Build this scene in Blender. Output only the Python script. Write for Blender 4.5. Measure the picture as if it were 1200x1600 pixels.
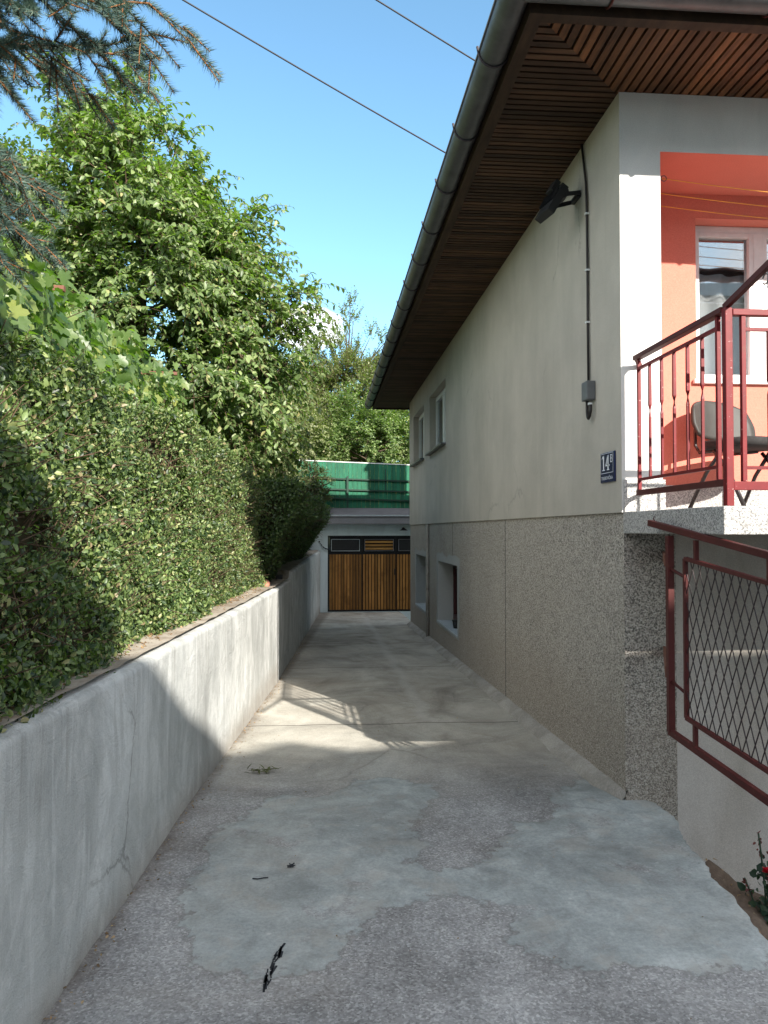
import bpy, math, random
import numpy as np
from mathutils import Vector, Matrix, Euler
random.seed(7)
R = math.radians
H = 1.65                      # camera height over the near driveway; z values below are relative to the eye
scene = bpy.context.scene
for o in list(bpy.data.objects): bpy.data.objects.remove(o)
C = scene.collection

# ------------------------------------------------------------------ camera
cam_d = bpy.data.cameras.new('camera'); cam = bpy.data.objects.new('camera', cam_d); C.objects.link(cam)
PSI = math.atan(93 / 1200.); TH = math.atan(28 / 1200.)
cam.location = (0, 0, H); cam.rotation_euler = (R(90) + TH, 0, -PSI)
cam_d.sensor_fit = 'VERTICAL'; cam_d.sensor_height = 36; cam_d.lens = 27
cam_d.clip_start = 0.05; cam_d.clip_end = 3000
scene.camera = cam
# ------------------------------------------------------------------ light
SUN_EL = R(28.3); AZ = R(26.3)          # sun behind the camera, to the right
to_sun = Vector((math.sin(AZ) * math.cos(SUN_EL), -math.cos(AZ) * math.cos(SUN_EL), math.sin(SUN_EL)))
W = bpy.data.worlds.new('World'); scene.world = W; W.use_nodes = True
wn, wl = W.node_tree.nodes, W.node_tree.links
wn.clear()
sky = wn.new('ShaderNodeTexSky'); sky.sky_type = 'NISHITA'; sky.sun_disc = False
sky.sun_elevation = SUN_EL; sky.sun_rotation = math.pi - AZ; sky.altitude = 500; sky.air_density = .85; sky.dust_density = 0.15; sky.ozone_density = 2.5
tc = wn.new('ShaderNodeTexCoord')
def wcloud(direction, size, prev, seed):
    d = Vector(direction).normalized()
    sub = wn.new('ShaderNodeVectorMath'); sub.operation = 'SUBTRACT'; wl.new(tc.outputs['Generated'], sub.inputs[0]); sub.inputs[1].default_value = d
    mul = wn.new('ShaderNodeVectorMath'); mul.operation = 'MULTIPLY'; wl.new(sub.outputs[0], mul.inputs[0]); mul.inputs[1].default_value = (1, 1, 1.9)
    ln = wn.new('ShaderNodeVectorMath'); ln.operation = 'LENGTH'; wl.new(mul.outputs[0], ln.inputs[0])
    ns = wn.new('ShaderNodeTexNoise'); ns.inputs['Scale'].default_value = 16; ns.inputs['Detail'].default_value = 7
    ad = wn.new('ShaderNodeVectorMath'); ad.operation = 'ADD'; wl.new(tc.outputs['Generated'], ad.inputs[0]); ad.inputs[1].default_value = (seed, seed, 0); wl.new(ad.outputs[0], ns.inputs['Vector'])
    m1 = wn.new('ShaderNodeMath'); m1.operation = 'MULTIPLY_ADD'; wl.new(ns.outputs['Fac'], m1.inputs[0]); m1.inputs[1].default_value = -size * 1.6; wl.new(ln.outputs['Value'], m1.inputs[2])
    mr = wn.new('ShaderNodeMapRange'); wl.new(m1.outputs[0], mr.inputs['Value'])
    mr.inputs['From Min'].default_value = size * .28; mr.inputs['From Max'].default_value = 0; mr.inputs['To Min'].default_value = 0; mr.inputs['To Max'].default_value = 1
    mx = wn.new('ShaderNodeMix'); mx.data_type = 'RGBA'; wl.new(mr.outputs[0], mx.inputs['Factor']); wl.new(prev, mx.inputs['A']); mx.inputs['B'].default_value = (5.2, 5.4, 5.7, 1)
    return mx.outputs['Result']
hs = wn.new('ShaderNodeHueSaturation'); hs.inputs['Saturation'].default_value = .92; wl.new(sky.outputs[0], hs.inputs['Color'])
tn = wn.new('ShaderNodeMix'); tn.data_type = 'RGBA'; tn.blend_type = 'MULTIPLY'; tn.inputs['Factor'].default_value = 1; wl.new(hs.outputs[0], tn.inputs['A']); tn.inputs['B'].default_value = (.67, .89, .83, 1)
# unseen bright cloud added behind, overhead and aside to lift the shade; none ahead
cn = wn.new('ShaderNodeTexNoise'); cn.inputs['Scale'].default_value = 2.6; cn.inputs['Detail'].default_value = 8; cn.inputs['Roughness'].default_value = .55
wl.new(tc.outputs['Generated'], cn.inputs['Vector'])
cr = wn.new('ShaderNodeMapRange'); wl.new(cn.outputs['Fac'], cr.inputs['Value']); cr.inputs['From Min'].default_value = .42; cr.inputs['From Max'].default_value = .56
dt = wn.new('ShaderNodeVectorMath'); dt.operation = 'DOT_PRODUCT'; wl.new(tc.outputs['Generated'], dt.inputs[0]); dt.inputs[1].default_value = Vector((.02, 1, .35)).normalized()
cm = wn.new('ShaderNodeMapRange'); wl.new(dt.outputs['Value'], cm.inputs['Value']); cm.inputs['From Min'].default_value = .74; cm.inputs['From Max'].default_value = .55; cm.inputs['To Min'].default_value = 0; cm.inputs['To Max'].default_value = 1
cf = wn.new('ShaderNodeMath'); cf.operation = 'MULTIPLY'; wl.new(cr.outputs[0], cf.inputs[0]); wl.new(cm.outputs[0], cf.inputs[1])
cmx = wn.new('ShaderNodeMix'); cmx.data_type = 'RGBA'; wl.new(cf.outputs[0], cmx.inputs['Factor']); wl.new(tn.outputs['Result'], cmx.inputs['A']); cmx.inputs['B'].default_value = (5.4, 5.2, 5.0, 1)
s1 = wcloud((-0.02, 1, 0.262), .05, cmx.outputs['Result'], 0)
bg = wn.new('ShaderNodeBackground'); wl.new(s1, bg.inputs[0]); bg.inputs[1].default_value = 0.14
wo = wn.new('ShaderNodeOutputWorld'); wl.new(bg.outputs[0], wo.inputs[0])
sd = bpy.data.lights.new('sun', 'SUN'); sd.energy = 3.7; sd.angle = R(0.5); sd.color = (1.0, .94, .84)
sun = bpy.data.objects.new('sun', sd); C.objects.link(sun)
sun.rotation_euler = to_sun.to_track_quat('Z', 'Y').to_euler()
scene.view_settings.view_transform = 'Standard'; scene.view_settings.look = 'None'
scene.view_settings.exposure = 1.62; scene.view_settings.gamma = 1
scene.render.engine = 'CYCLES'
scene.cycles.max_bounces = 8; scene.cycles.transparent_max_bounces = 8

# ------------------------------------------------------------------ materials
class NT:
    def __init__(s, name, rough=.8, spec=.3):
        m = bpy.data.materials.new(name); m.use_nodes = True; s.m = m; s.n = m.node_tree.nodes; s.l = m.node_tree.links
        s.b = s.n['Principled BSDF']; s.b.inputs['Roughness'].default_value = rough; s.b.inputs['Specular IOR Level'].default_value = spec
        s.tc = s.n.new('ShaderNodeTexCoord')
    def map(s, scale=(1, 1, 1), rot=(0, 0, 0), src='Object'):
        mp = s.n.new('ShaderNodeMapping'); mp.inputs['Scale'].default_value = scale; mp.inputs['Rotation'].default_value = rot
        s.l.new(s.tc.outputs[src], mp.inputs[0]); return mp.outputs[0]
    def noise(s, scale, detail=6, rough=.6, dist=0, vec=None, out='Fac'):
        n = s.n.new('ShaderNodeTexNoise'); n.inputs['Scale'].default_value = scale; n.inputs['Detail'].default_value = detail
        n.inputs['Roughness'].default_value = rough; n.inputs['Distortion'].default_value = dist
        s.l.new(vec if vec else s.tc.outputs['Object'], n.inputs['Vector']); return n.outputs[out]
    def voro(s, scale, vec=None, out='Color', feature='F1', rnd=1):
        n = s.n.new('ShaderNodeTexVoronoi'); n.inputs['Scale'].default_value = scale; n.feature = feature; n.inputs['Randomness'].default_value = rnd
        s.l.new(vec if vec else s.tc.outputs['Object'], n.inputs['Vector']); return n.outputs[out]
    def ramp(s, fac, stops, interp='LINEAR'):
        r = s.n.new('ShaderNodeValToRGB'); r.color_ramp.interpolation = interp
        e = r.color_ramp.elements
        while len(e) < len(stops): e.new(.5)
        for i, (p, c) in enumerate(stops):
            e[i].position = p; e[i].color = (*c, 1) if not isinstance(c, (int, float)) else (c, c, c, 1)
        s.l.new(fac, r.inputs[0]); return r.outputs[0]
    def mix(s, fac, a, b, mode='MIX'):
        m = s.n.new('ShaderNodeMix'); m.data_type = 'RGBA'; m.blend_type = mode
        for k, v in (('Factor', fac), ('A', a), ('B', b)):
            i = m.inputs[k]
            if isinstance(v, (int, float)): i.default_value = v if k == 'Factor' else (v, v, v, 1)
            elif isinstance(v, tuple): i.default_value = (*v, 1)
            else: s.l.new(v, i)
        return m.outputs['Result']
    def math(s, op, a, b=None, c=None, clamp=False):
        m = s.n.new('ShaderNodeMath'); m.operation = op; m.use_clamp = clamp
        for i, v in enumerate((a, b, c)):
            if v is None: continue
            if isinstance(v, (int, float)): m.inputs[i].default_value = v
            else: s.l.new(v, m.inputs[i])
        return m.outputs[0]
    def col(s, c):
        if isinstance(c, tuple): s.b.inputs['Base Color'].default_value = (*c, 1)
        else: s.l.new(c, s.b.inputs['Base Color'])
    def bump(s, h, strength=.3, dist=.01):
        b = s.n.new('ShaderNodeBump'); b.inputs['Strength'].default_value = strength; b.inputs['Distance'].default_value = dist
        s.l.new(h, b.inputs['Height']); s.l.new(b.outputs[0], s.b.inputs['Normal']); return b
    def sep(s, vec=None):
        x = s.n.new('ShaderNodeSeparateXYZ'); s.l.new(vec if vec else s.tc.outputs['Object'], x.inputs[0]); return x.outputs

def lerp3(a, b, t): return tuple(a[i] + (b[i] - a[i]) * t for i in range(3))

def mat_plaster(name, c, var=.12, streak=.3, grain=180, rough=.9, stain=(.35, .33, .28), bump=.15, stain_amt=.35, sscale=(2.2, 2.2, .55)):
    t = NT(name, rough, .2)
    dark = tuple(v * (1 - var) for v in c); light = tuple(min(1, v * (1 + var)) for v in c)
    base = t.ramp(t.noise(1.3, 8, .65), [(.3, dark), (.7, light)])
    st = t.ramp(t.noise(1.0, 7, .62, .6, t.map(sscale)), [(.45, 0), (.72, 1)])
    base = t.mix(t.math('MULTIPLY', st, stain_amt * streak / .3), base, stain)
    if name == 'grey plaster':
        base = t.mix(t.math('MULTIPLY', crack_mask(t, .45, .004, .52, .58, .3), .4), base, (.16, .15, .135))
        zz = t.sep()[2]
        dr = t.math('MULTIPLY', t.ramp(t.noise(1.0, 5, .6, .2, t.map((7, 7, .25))), [(.54, 0), (.66, 1)]), t.ramp(zz, [(.0, 1), (1.0, .4)]))
        base = t.mix(t.math('MULTIPLY', dr, .14), base, (.23, .22, .19))
        sc = t.ramp(t.voro(1.7, out='Distance'), [(.02, 1), (.045, 0)]); base = t.mix(t.math('MULTIPLY', sc, .4), base, (.22, .2, .17))
    fine = t.noise(grain, 3, .7)
    base = t.mix(.35, base, t.ramp(fine, [(.3, .25), (.7, .8)]), 'OVERLAY')
    t.col(base)
    t.bump(t.math('ADD', t.math('MULTIPLY', fine, .5), t.math('MULTIPLY', t.noise(14, 6, .6), 1.5)), bump, .006)
    return t.m

def crack_mask(t, scale, width, lo, hi, warp=.22):
    wv = t.mix(warp, t.tc.outputs['Object'], t.noise(1.9, 7, .7, out='Color'))
    e = t.voro(scale, vec=wv, out='Distance', feature='DISTANCE_TO_EDGE')
    return t.math('MULTIPLY', t.ramp(e, [(width * .25, 1), (width, 0)]), t.ramp(t.noise(.9, 4), [(lo, 0), (hi, 1)]))

def mat_concrete_wall():
    t = NT('rendered concrete', .88, .2)
    v1 = t.noise(1.0, 9, .62, 1.2, t.map((1.7, 1.5, 1.0), (0, R(14), 0)))
    base = t.ramp(v1, [(.30, (.34, .345, .335)), (.44, (.42, .43, .42)), (.50, (.48, .49, .48)), (.64, (.60, .61, .60))])
    v2 = t.noise(1.0, 6, .6, 2.4, t.map((3.2, 2.8, 1.25), (0, R(-14), 0)))
    base = t.mix(t.math('MULTIPLY', t.ramp(v2, [(.47, 0), (.52, 1)]), .30), base, (.32, .33, .325))
    v3 = t.noise(1.0, 5, .6, .5, t.map((11, 9, .8)))
    base = t.mix(t.math('MULTIPLY', t.ramp(v3, [(.57, 0), (.62, 1)]), .35), base, (.66, .67, .66))
    # rain dirt running down and brown dirt along the foot
    z = t.sep()[2]
    foot = t.ramp(t.math('ADD', z, t.math('MULTIPLY', t.noise(5, 5), .22)), [(.10, 1), (.28, 0)])
    base = t.mix(t.math('MULTIPLY', foot, .5), base, (.26, .22, .18))
    base = t.mix(t.math('MULTIPLY', crack_mask(t, .8, .006, .5, .56), .6), base, (.12, .115, .105))
    drip = t.math('MULTIPLY', t.ramp(t.noise(1.0, 5, .6, .2, t.map((16, 16, .35))), [(.55, 0), (.64, 1)]), t.ramp(t.math('ADD', z, t.math('MULTIPLY', t.noise(3, 4), .5)), [(.75, 0), (1.0, 1)]))
    base = t.mix(t.math('MULTIPLY', drip, .35), base, (.26, .25, .225))
    sm = t.ramp(t.noise(.8, 5, .6), [(.35, .38), (.65, .6)])
    base = t.mix(.5, base, sm, 'OVERLAY')
    pore = t.math('MULTIPLY', t.ramp(t.voro(19, out='Distance'), [(.04, 1), (.09, 0)]), t.ramp(t.noise(4, 4), [(.52, 0), (.6, 1)]))
    base = t.mix(t.math('MULTIPLY', pore, .55), base, (.17, .165, .155))
    fine = t.noise(160, 4, .75)
    base = t.mix(.3, base, t.ramp(fine, [(.3, .3), (.7, .75)]), 'OVERLAY')
    t.col(base)
    pit = t.ramp(t.voro(26, out='Distance'), [(.05, 0), (.13, 1)])
    pm = t.ramp(t.noise(3, 4), [(.5, 1), (.62, 0)])
    pits = t.math('MAXIMUM', pit, pm)
    t.bump(t.math('ADD', t.math('ADD', t.math('MULTIPLY', t.noise(6, 9, .7, .8), 3.0), t.math('MULTIPLY', fine, .6)), t.math('MULTIPLY', pits, .8)), .6, .012)
    return t.m

def mat_driveway():
    t = NT('worn driveway concrete', .92, .15)
    sx = t.sep()
    at = t.n.new('ShaderNodeAttribute'); at.attribute_name = 'patch'
    n1 = t.noise(7, 9, .68)
    d = t.math('ADD', at.outputs['Fac'], t.math('MULTIPLY', t.math('SUBTRACT', n1, .5), .42))
    mask = t.ramp(t.math('MULTIPLY_ADD', d, 5.0, .5, True), [(.44, 0), (.56, 1)])
    holes = t.ramp(t.noise(3.4, 9, .7, .3), [(.56, 1), (.66, .1)])
    mask = t.math('MULTIPLY', mask, holes)
    # exposed aggregate
    ag = t.voro(120, out='Color'); agr = t.sep(ag)[0]
    agc = t.ramp(agr, [(0, (.075, .073, .072)), (.25, (.23, .226, .222)), (.6, (.325, .32, .318)), (.88, (.51, .505, .50)), (1, (.74, .73, .72))])
    big = t.ramp(t.noise(1.6, 8, .65), [(.32, (.20, .19, .184)), (.5, (.305, .30, .296)), (.68, (.415, .41, .405))])
    agg = t.mix(.62, agc, big)
    agg = t.mix(.25, agg, t.ramp(t.noise(38, 6, .8), [(.35, .2), (.65, .8)]), 'OVERLAY')
    # smooth grey skim
    sk = t.ramp(t.noise(5.5, 9, .7, .5), [(.30, (.25, .27, .262)), (.44, (.315, .34, .335)), (.54, (.36, .385, .38)), (.68, (.46, .485, .475))])
    skn = t.noise(60, 5, .75)
    sk = t.mix(.35, sk, t.ramp(skn, [(.35, .3), (.7, .75)]), 'OVERLAY')
    rust = t.ramp(t.noise(4.3, 8, .7, .2), [(.52, 0), (.60, 1)])
    sk = t.mix(t.math('MULTIPLY', rust, .35), sk, (.42, .385, .34))
    scr = t.ramp(t.noise(1.0, 8, .75, .3, t.map((30, 4, 1), (0, 0, .9))), [(.58, 0), (.66, 1)])
    sk = t.mix(t.math('MULTIPLY', scr, .35), sk, (.24, .25, .245))
    # far slabs: floated smoother concrete
    farm = t.ramp(t.math('MULTIPLY_ADD', sx[1], .1, t.math('MULTIPLY', t.noise(1.2, 5), .12)), [(.52, 0), (.66, 1)])
    fc = t.ramp(t.noise(1.0, 9, .66, .8, t.map((1.2, .7, 1))), [(.30, (.27, .25, .215)), (.45, (.39, .365, .32)), (.58, (.45, .43, .38)), (.72, (.55, .53, .475))])
    fc = t.mix(.35, fc, t.ramp(t.noise(90, 5, .75), [(.35, .3), (.65, .75)]), 'OVERLAY')
    base = t.mix(farm, agg, fc)
    rim = t.ramp(t.math('ABSOLUTE', t.math('SUBTRACT', t.math('MULTIPLY_ADD', d, 5.0, .5), .5)), [(.0, 1), (.10, 0)])
    base = t.mix(t.math('MULTIPLY', mask, .9), base, sk)
    base = t.mix(t.math('MULTIPLY', rim, .45), base, (.15, .135, .125))
    st1 = t.ramp(t.noise(1.15, 9, .7, .6), [(.34, .30), (.5, .5), (.68, .66)])
    base = t.mix(.75, base, st1, 'OVERLAY')
    tan = t.ramp(t.noise(.8, 7, .65, .4), [(.5, 0), (.66, 1)])
    base = t.mix(t.math('MULTIPLY', tan, .22), base, (.36, .30, .235))
    dk = t.ramp(t.noise(5.0, 8, .75, .5), [(.60, 0), (.70, 1)])
    base = t.mix(t.math('MULTIPLY', dk, .30), base, (.14, .125, .115))
    # casting joints (cut lines) across the slab
    wob = t.math('MULTIPLY', t.math('SUBTRACT', t.noise(2.5, 5), .5), .05)
    yy = t.math('ADD', sx[1], wob)
    line = None
    for j in (6.82, 10.2, 12.9, 16.1):
        a = t.math('ABSOLUTE', t.math('SUBTRACT', yy, j)); l = t.ramp(a, [(.006, 1), (.018, 0)])
        line = l if line is None else t.math('MAXIMUM', line, l)
    xx = t.math('ADD', sx[0], t.math('MULTIPLY', t.math('SUBTRACT', t.noise(1.4, 4), .5), .25))
    crack = t.math('MULTIPLY', t.ramp(t.math('ABSOLUTE', t.math('SUBTRACT', xx, 0.95)), [(.02, 1), (.09, 0)]), t.ramp(sx[1], [(0, 0), (1, 1)]))
    base = t.mix(t.math('MULTIPLY', line, .75), base, (.09, .08, .07))
    gt = t.math('GREATER_THAN', sx[1], 6.9)
    base = t.mix(t.math('MULTIPLY', t.math('MULTIPLY', crack, gt), .35), base, (.55, .54, .51))
    ck = t.voro(.55, vec=t.mix(.16, t.tc.outputs['Object'], t.noise(1.7, 6, .7, out='Color')), out='Distance', feature='DISTANCE_TO_EDGE')
    ckm = t.math('MULTIPLY', t.ramp(ck, [(.0015, 1), (.006, 0)]), t.ramp(t.noise(1.1, 3), [(.48, 0), (.56, 1)]))
    base = t.mix(t.math('MULTIPLY', ckm, .28), base, (.09, .08, .07))
    # dirt along both edges
    le = t.math('SUBTRACT', sx[0], t.math('MULTIPLY_ADD', sx[1], .0613, -1.115))
    dirt = t.ramp(t.math('ADD', le, t.math('MULTIPLY', t.noise(9, 6), .14)), [(.07, 1), (.17, 0)])
    base = t.mix(t.math('MULTIPLY', dirt, .6), base, (.13, .105, .085))
    # small dark specks / leaf crumbs
    sp = t.ramp(t.voro(6.5, out='Distance'), [(.02, 1), (.035, 0)])
    base = t.mix(t.math('MULTIPLY', sp, .65), base, (.07, .06, .05))
    wsp = t.ramp(t.voro(3.7, vec=t.map((1, 1.6, 1), (0, 0, .6)), out='Distance'), [(.03, 1), (.05, 0)])
    base = t.mix(t.math('MULTIPLY', wsp, t.math('MULTIPLY', mask, .5)), base, (.62, .62, .6))
    t.col(base)
    inv = t.math('SUBTRACT', 1.0, mask)
    hgt = t.math('ADD', t.math('MULTIPLY', t.math('MULTIPLY', agr, .35), inv), t.math('MULTIPLY', t.noise(40, 6, .75), .5))
    hgt = t.math('ADD', hgt, t.math('MULTIPLY', mask, .5))
    hgt = t.math('ADD', hgt, t.math('MULTIPLY', t.noise(9, 8, .7, .4), 1.6))
    hgt = t.math('SUBTRACT', hgt, line)
    t.bump(hgt, .55, .010)
    return t.m

def mat_pebble():
    t = NT('pebble dash', .85, .3)
    v = t.voro(150, out='Color'); r = t.sep(v)[0]
    stone = t.ramp(r, [(0, (.035, .034, .033)), (.28, (.10, .094, .086)), (.40, (.34, .31, .27)), (.72, (.49, .45, .40)), (1, (.74, .70, .64))])
    wash = t.ramp(t.noise(1.4, 8, .65, .5, t.map((1, 1, .6))), [(.3, (.27, .245, .215)), (.5, (.37, .34, .30)), (.72, (.44, .41, .37))])
    fade = t.ramp(t.math('MULTIPLY_ADD', t.sep()[1], .1, t.math('MULTIPLY', t.noise(1.5, 4), .15)), [(.55, .28), (.95, .62)])
    base = t.mix(fade, stone, wash)
    z = t.sep()[2]
    foot = t.ramp(t.math('ADD', z, t.math('MULTIPLY', t.noise(4, 5), .35)), [(.55, 1), (.95, 0)])
    base = t.mix(t.math('MULTIPLY', foot, .35), base, (.30, .25, .20))
    t.col(base)
    dd = t.voro(140, out='Distance')
    t.bump(t.math('SUBTRACT', 1.0, dd), .7, .006)
    return t.m

def mat_terrazzo():
    t = NT('washed terrazzo', .8, .3)
    v = t.voro(165, out='Color'); r = t.sep(v)[0]
    t.col(t.mix(.3, t.ramp(r, [(0, (.07, .07, .07)), (.3, (.22, .21, .20)), (.55, (.42, .40, .38)), (1, (.62, .61, .58))]), t.ramp(t.noise(3, 6), [(.3, .3), (.7, .48)])))
    t.bump(t.voro(165, out='Distance'), .4, .004)
    return t.m

def mat_metal_paint(name, c, rough=.45, wear=(.5, .42, .4), wear_amt=1.0, rust=(.12, .05, .03)):
    t = NT(name, rough, .5)
    base = t.ramp(t.noise(9, 6, .7), [(.3, tuple(v * .75 for v in c)), (.7, tuple(v * 1.2 for v in c))])
    n = t.noise(70, 4, .7)
    base = t.mix(t.ramp(n, [(.66, 0), (.69, wear_amt)]), base, wear)
    base = t.mix(t.ramp(t.noise(17, 6, .7, .4), [(.6, 0), (.75, .6)]), base, rust)
    t.b.inputs['Specular IOR Level'].default_value = .3
    t.col(base); t.bump(n, .15, .002)
    return t.m

def mat_wood(name, c1, c2, grain_axis='X', rough=.7, scale=14, island=.55, bump=.25):
    t = NT(name, rough, .3)
    sc = {'X': (.9, scale, scale), 'Y': (scale, .9, scale), 'Z': (scale, scale, .9)}[grain_axis]
    g = t.noise(1.6, 8, .7, .8, t.map(sc))
    gi = t.n.new('ShaderNodeNewGeometry')
    base = t.ramp(g, [(.3, c1), (.7, c2)])
    isl = t.ramp(gi.outputs['Random Per Island'], [(0, .15), (.5, .5), (1, .85)])
    base = t.mix(island, base, isl, 'OVERLAY')
    dirt = t.ramp(t.noise(2.2, 6, .65), [(.5, 0), (.75, .6)])
    base = t.mix(dirt, base, tuple(v * .35 for v in c1))
    t.col(base); t.bump(g, bump, .004)
    return t.m

def mat_leaf(name, stops, trans=.28, rough=.45, spec=.5, tint=(.55, .8, .12)):
    t = NT(name, rough, spec)
    gi = t.n.new('ShaderNodeNewGeometry')
    base = t.ramp(gi.outputs['Random Per Island'], stops)
    pn = t.ramp(t.noise(.9, 4, .6), [(.35, .35), (.65, .65)])
    base = t.mix(.6, base, pn, 'OVERLAY')
    # undersides of the leaves are paler
    base = t.mix(t.math('MULTIPLY', gi.outputs['Backfacing'], .35), base, tuple(min(1, v * 1.5 + .03) for v in stops[len(stops) // 2][1]))
    t.col(base)
    tr = t.n.new('ShaderNodeBsdfTranslucent'); tb = t.mix(1.0, base, tuple(v * 2.4 for v in tint), 'MULTIPLY'); t.l.new(tb, tr.inputs[0])
    mx = t.n.new('ShaderNodeMixShader'); mx.inputs[0].default_value = trans
    t.l.new(t.b.outputs[0], mx.inputs[1]); t.l.new(tr.outputs[0], mx.inputs[2])
    t.l.new(mx.outputs[0], t.n['Material Output'].inputs[0])
    return t.m

def mat_plain(name, c, rough=.6, spec=.4, metal=0, var=.15, sc=12):
    t = NT(name, rough, spec); t.b.inputs['Metallic'].default_value = metal
    n = t.noise(sc, 6, .65)
    t.col(t.ramp(n, [(.3, tuple(v * (1 - var) for v in c)), (.7, tuple(min(1, v * (1 + var)) for v in c))]))
    t.bump(n, .08, .003); return t.m

def mat_glass(name, refl=.35, tint=(.8, .85, .85)):
    t = NT(name)
    tr = t.n.new('ShaderNodeBsdfTransparent'); tr.inputs[0].default_value = (*tint, 1)
    gl = t.n.new('ShaderNodeBsdfGlossy'); gl.inputs['Roughness'].default_value = .015; gl.inputs[0].default_value = (.95, .97, 1, 1)
    lw = t.n.new('ShaderNodeLayerWeight'); lw.inputs[0].default_value = .35
    f = t.math('MULTIPLY_ADD', lw.outputs['Fresnel'], .8, refl, True)
    mx = t.n.new('ShaderNodeMixShader'); t.l.new(f, mx.inputs[0]); t.l.new(tr.outputs[0], mx.inputs[1]); t.l.new(gl.outputs[0], mx.inputs[2])
    t.l.new(mx.outputs[0], t.n['Material Output'].inputs[0]); return t.m

M = {}
M['upper'] = mat_plaster('grey plaster', (.455, .425, .375), .12, .30, 170, .9, (.34, .32, .28), .35, .45)
M['whitewall'] = mat_plaster('white plaster', (.64, .63, .61), .08, .3, 170, .9, (.42, .42, .42), .15, .4)
M['smooth'] = mat_plaster('smooth grey render', (.54, .50, .46), .12, .3, 150, .9, (.36, .32, .27), .25, .6)
M['orange'] = mat_plaster('salmon plaster', (.60, .195, .145), .07, .1, 200, .85, (.48, .16, .12), .12, .3)
M['surround'] = mat_plaster('pale window surround', (.38, .39, .385), .1, .3, 120, .9, (.35, .35, .33), .15, .4)
M['concwall'] = mat_concrete_wall()
M['walltop'] = mat_plaster('weathered wall top', (.36, .32, .27), .2, .3, 60, .95, (.18, .13, .09), .5, .9, (5, 5, 5))
M['drive'] = mat_driveway()
M['pebble'] = mat_pebble(); M['terrazzo'] = mat_terrazzo()
M['red'] = mat_metal_paint('dark red enamel', (.15, .009, .012), .5, (.50, .36, .34), .8)
M['brownred'] = mat_metal_paint('brown red primer', (.075, .014, .013), .55, (.3, .2, .18), .4)
M['brown'] = mat_plain('brown steel', (.16, .065, .04), .6)
M['zinc'] = mat_plain('weathered zinc', (.095, .10, .105), .42, .5, .4, .3, 6)
M['zincclip'] = mat_plain('gutter clip', (.05, .04, .045), .6)
M['soffit'] = mat_wood('stained soffit slats', (.030, .017, .011), (.115, .058, .031), 'X', .7, 10, .7)
M['soffit_y'] = mat_wood('stained front slats', (.040, .020, .011), (.22, .095, .038), 'Y', .7, 10, .7)
M['soffitback'] = mat_plain('dark board behind the slats', (.012, .009, .008), .9)
M['fascia'] = mat_wood('dark fascia board', (.028, .017, .012), (.075, .045, .028), 'Y', .8, 8, .1)
M['roof'] = mat_plain('red brown roof tiles', (.20, .07, .045), .8, .3, 0, .35, 4)
M['black'] = mat_plain('black plastic', (.02, .02, .022), .5)
M['cable'] = mat_plain('black cable', (.022, .018, .018), .55)
M['box'] = mat_plain('grey junction box plastic', (.13, .135, .14), .5)
M['white'] = mat_plain('white pvc', (.72, .74, .74), .35, .5, 0, .05)
M['pinkwhite'] = mat_plain('aged white wood', (.74, .71, .70), .5, .4, 0, .08)
M['maroon'] = mat_plain('maroon window frame', (.055, .012, .014), .4)
M['curtain'] = mat_plain('grey net curtain', (.34, .33, .34), .9, .1, 0, .1, 3)
M['dark'] = mat_plain('dark interior', (.012, .012, .014), .9)
M['glass'] = mat_glass('window glass', .12, (.96, .98, .98))
M['glassd'] = mat_glass('dim glass', .12, (.5, .55, .55))
M['sill'] = mat_plain('grey stone sill', (.42, .47, .50), .55)
M['fabric'] = mat_plain('black chair fabric', (.035, .034, .034), .95, .2, 0, .2, 60)
M['shell'] = mat_plain('dark chair shell', (.032, .030, .027), .6, .5)
M['chrome'] = mat_plain('dark tube', (.05, .045, .045), .25, .6, .6)
M['green'] = mat_wood('green painted boards', (.006, .075, .040), (.018, .16, .085), 'Z', .55, 12, .35)
M['greenrail'] = mat_plain('shade tinted green rail', (.008, .035, .022), .6)  # darker than the boards: the shadow on the rails is put into the colour
M['gwood'] = mat_wood('varnished door planks', (.20, .085, .022), (.40, .20, .055), 'Z', .6, 12, .6, .2)
M['gwoodx'] = mat_wood('varnished louvre slats', (.30, .14, .03), (.50, .27, .08), 'X', .5, 12, .45, .15)
M['steel'] = mat_plain('black steel frame', (.010, .010, .012), .5)
M['footing'] = mat_plaster('cement fillet', (.36, .34, .31), .25, .3, 70, .95, (.22, .20, .17), .6, .8, (4, 4, 4))
M['tar'] = mat_plaster('dark gravel roofing', (.10, .098, .105), .3, .1, 90, .95, (.05, .05, .05), .5)
M['gconc'] = mat_plaster('grey beam concrete', (.20, .20, .215), .2, .3, 90, .95, (.12, .12, .12), .3)
M['gwhite'] = mat_plaster('whitewashed garage wall', (.66, .76, .80), .08, .3, 120, .95, (.40, .44, .47), .2, .5)
M['soil'] = mat_plaster('dry soil', (.17, .125, .095), .3, .3, 40, 1, (.07, .05, .035), .9, .6, (5, 5, 5))
M['grassground'] = mat_plaster('garden turf', (.07, .085, .03), .35, .3, 60, 1, (.06, .045, .025), .8, .6, (3, 3, 3))
M['bark'] = mat_plain('bark', (.10, .075, .055), .95, .1, 0, .35, 14)
M['twig'] = mat_plain('brown twigs', (.115, .078, .052), .9, .1, 0, .3, 20)
M['sprucetwig'] = mat_plain('orange brown spruce twig', (.24, .105, .045), .8, .1, 0, .3, 20)
M['hedgecore'] = mat_plaster('hedge inner twigs', (.030, .028, .014), .4, .3, 60, 1, (.06, .035, .02), .9, .6, (12, 12, 12))
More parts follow.
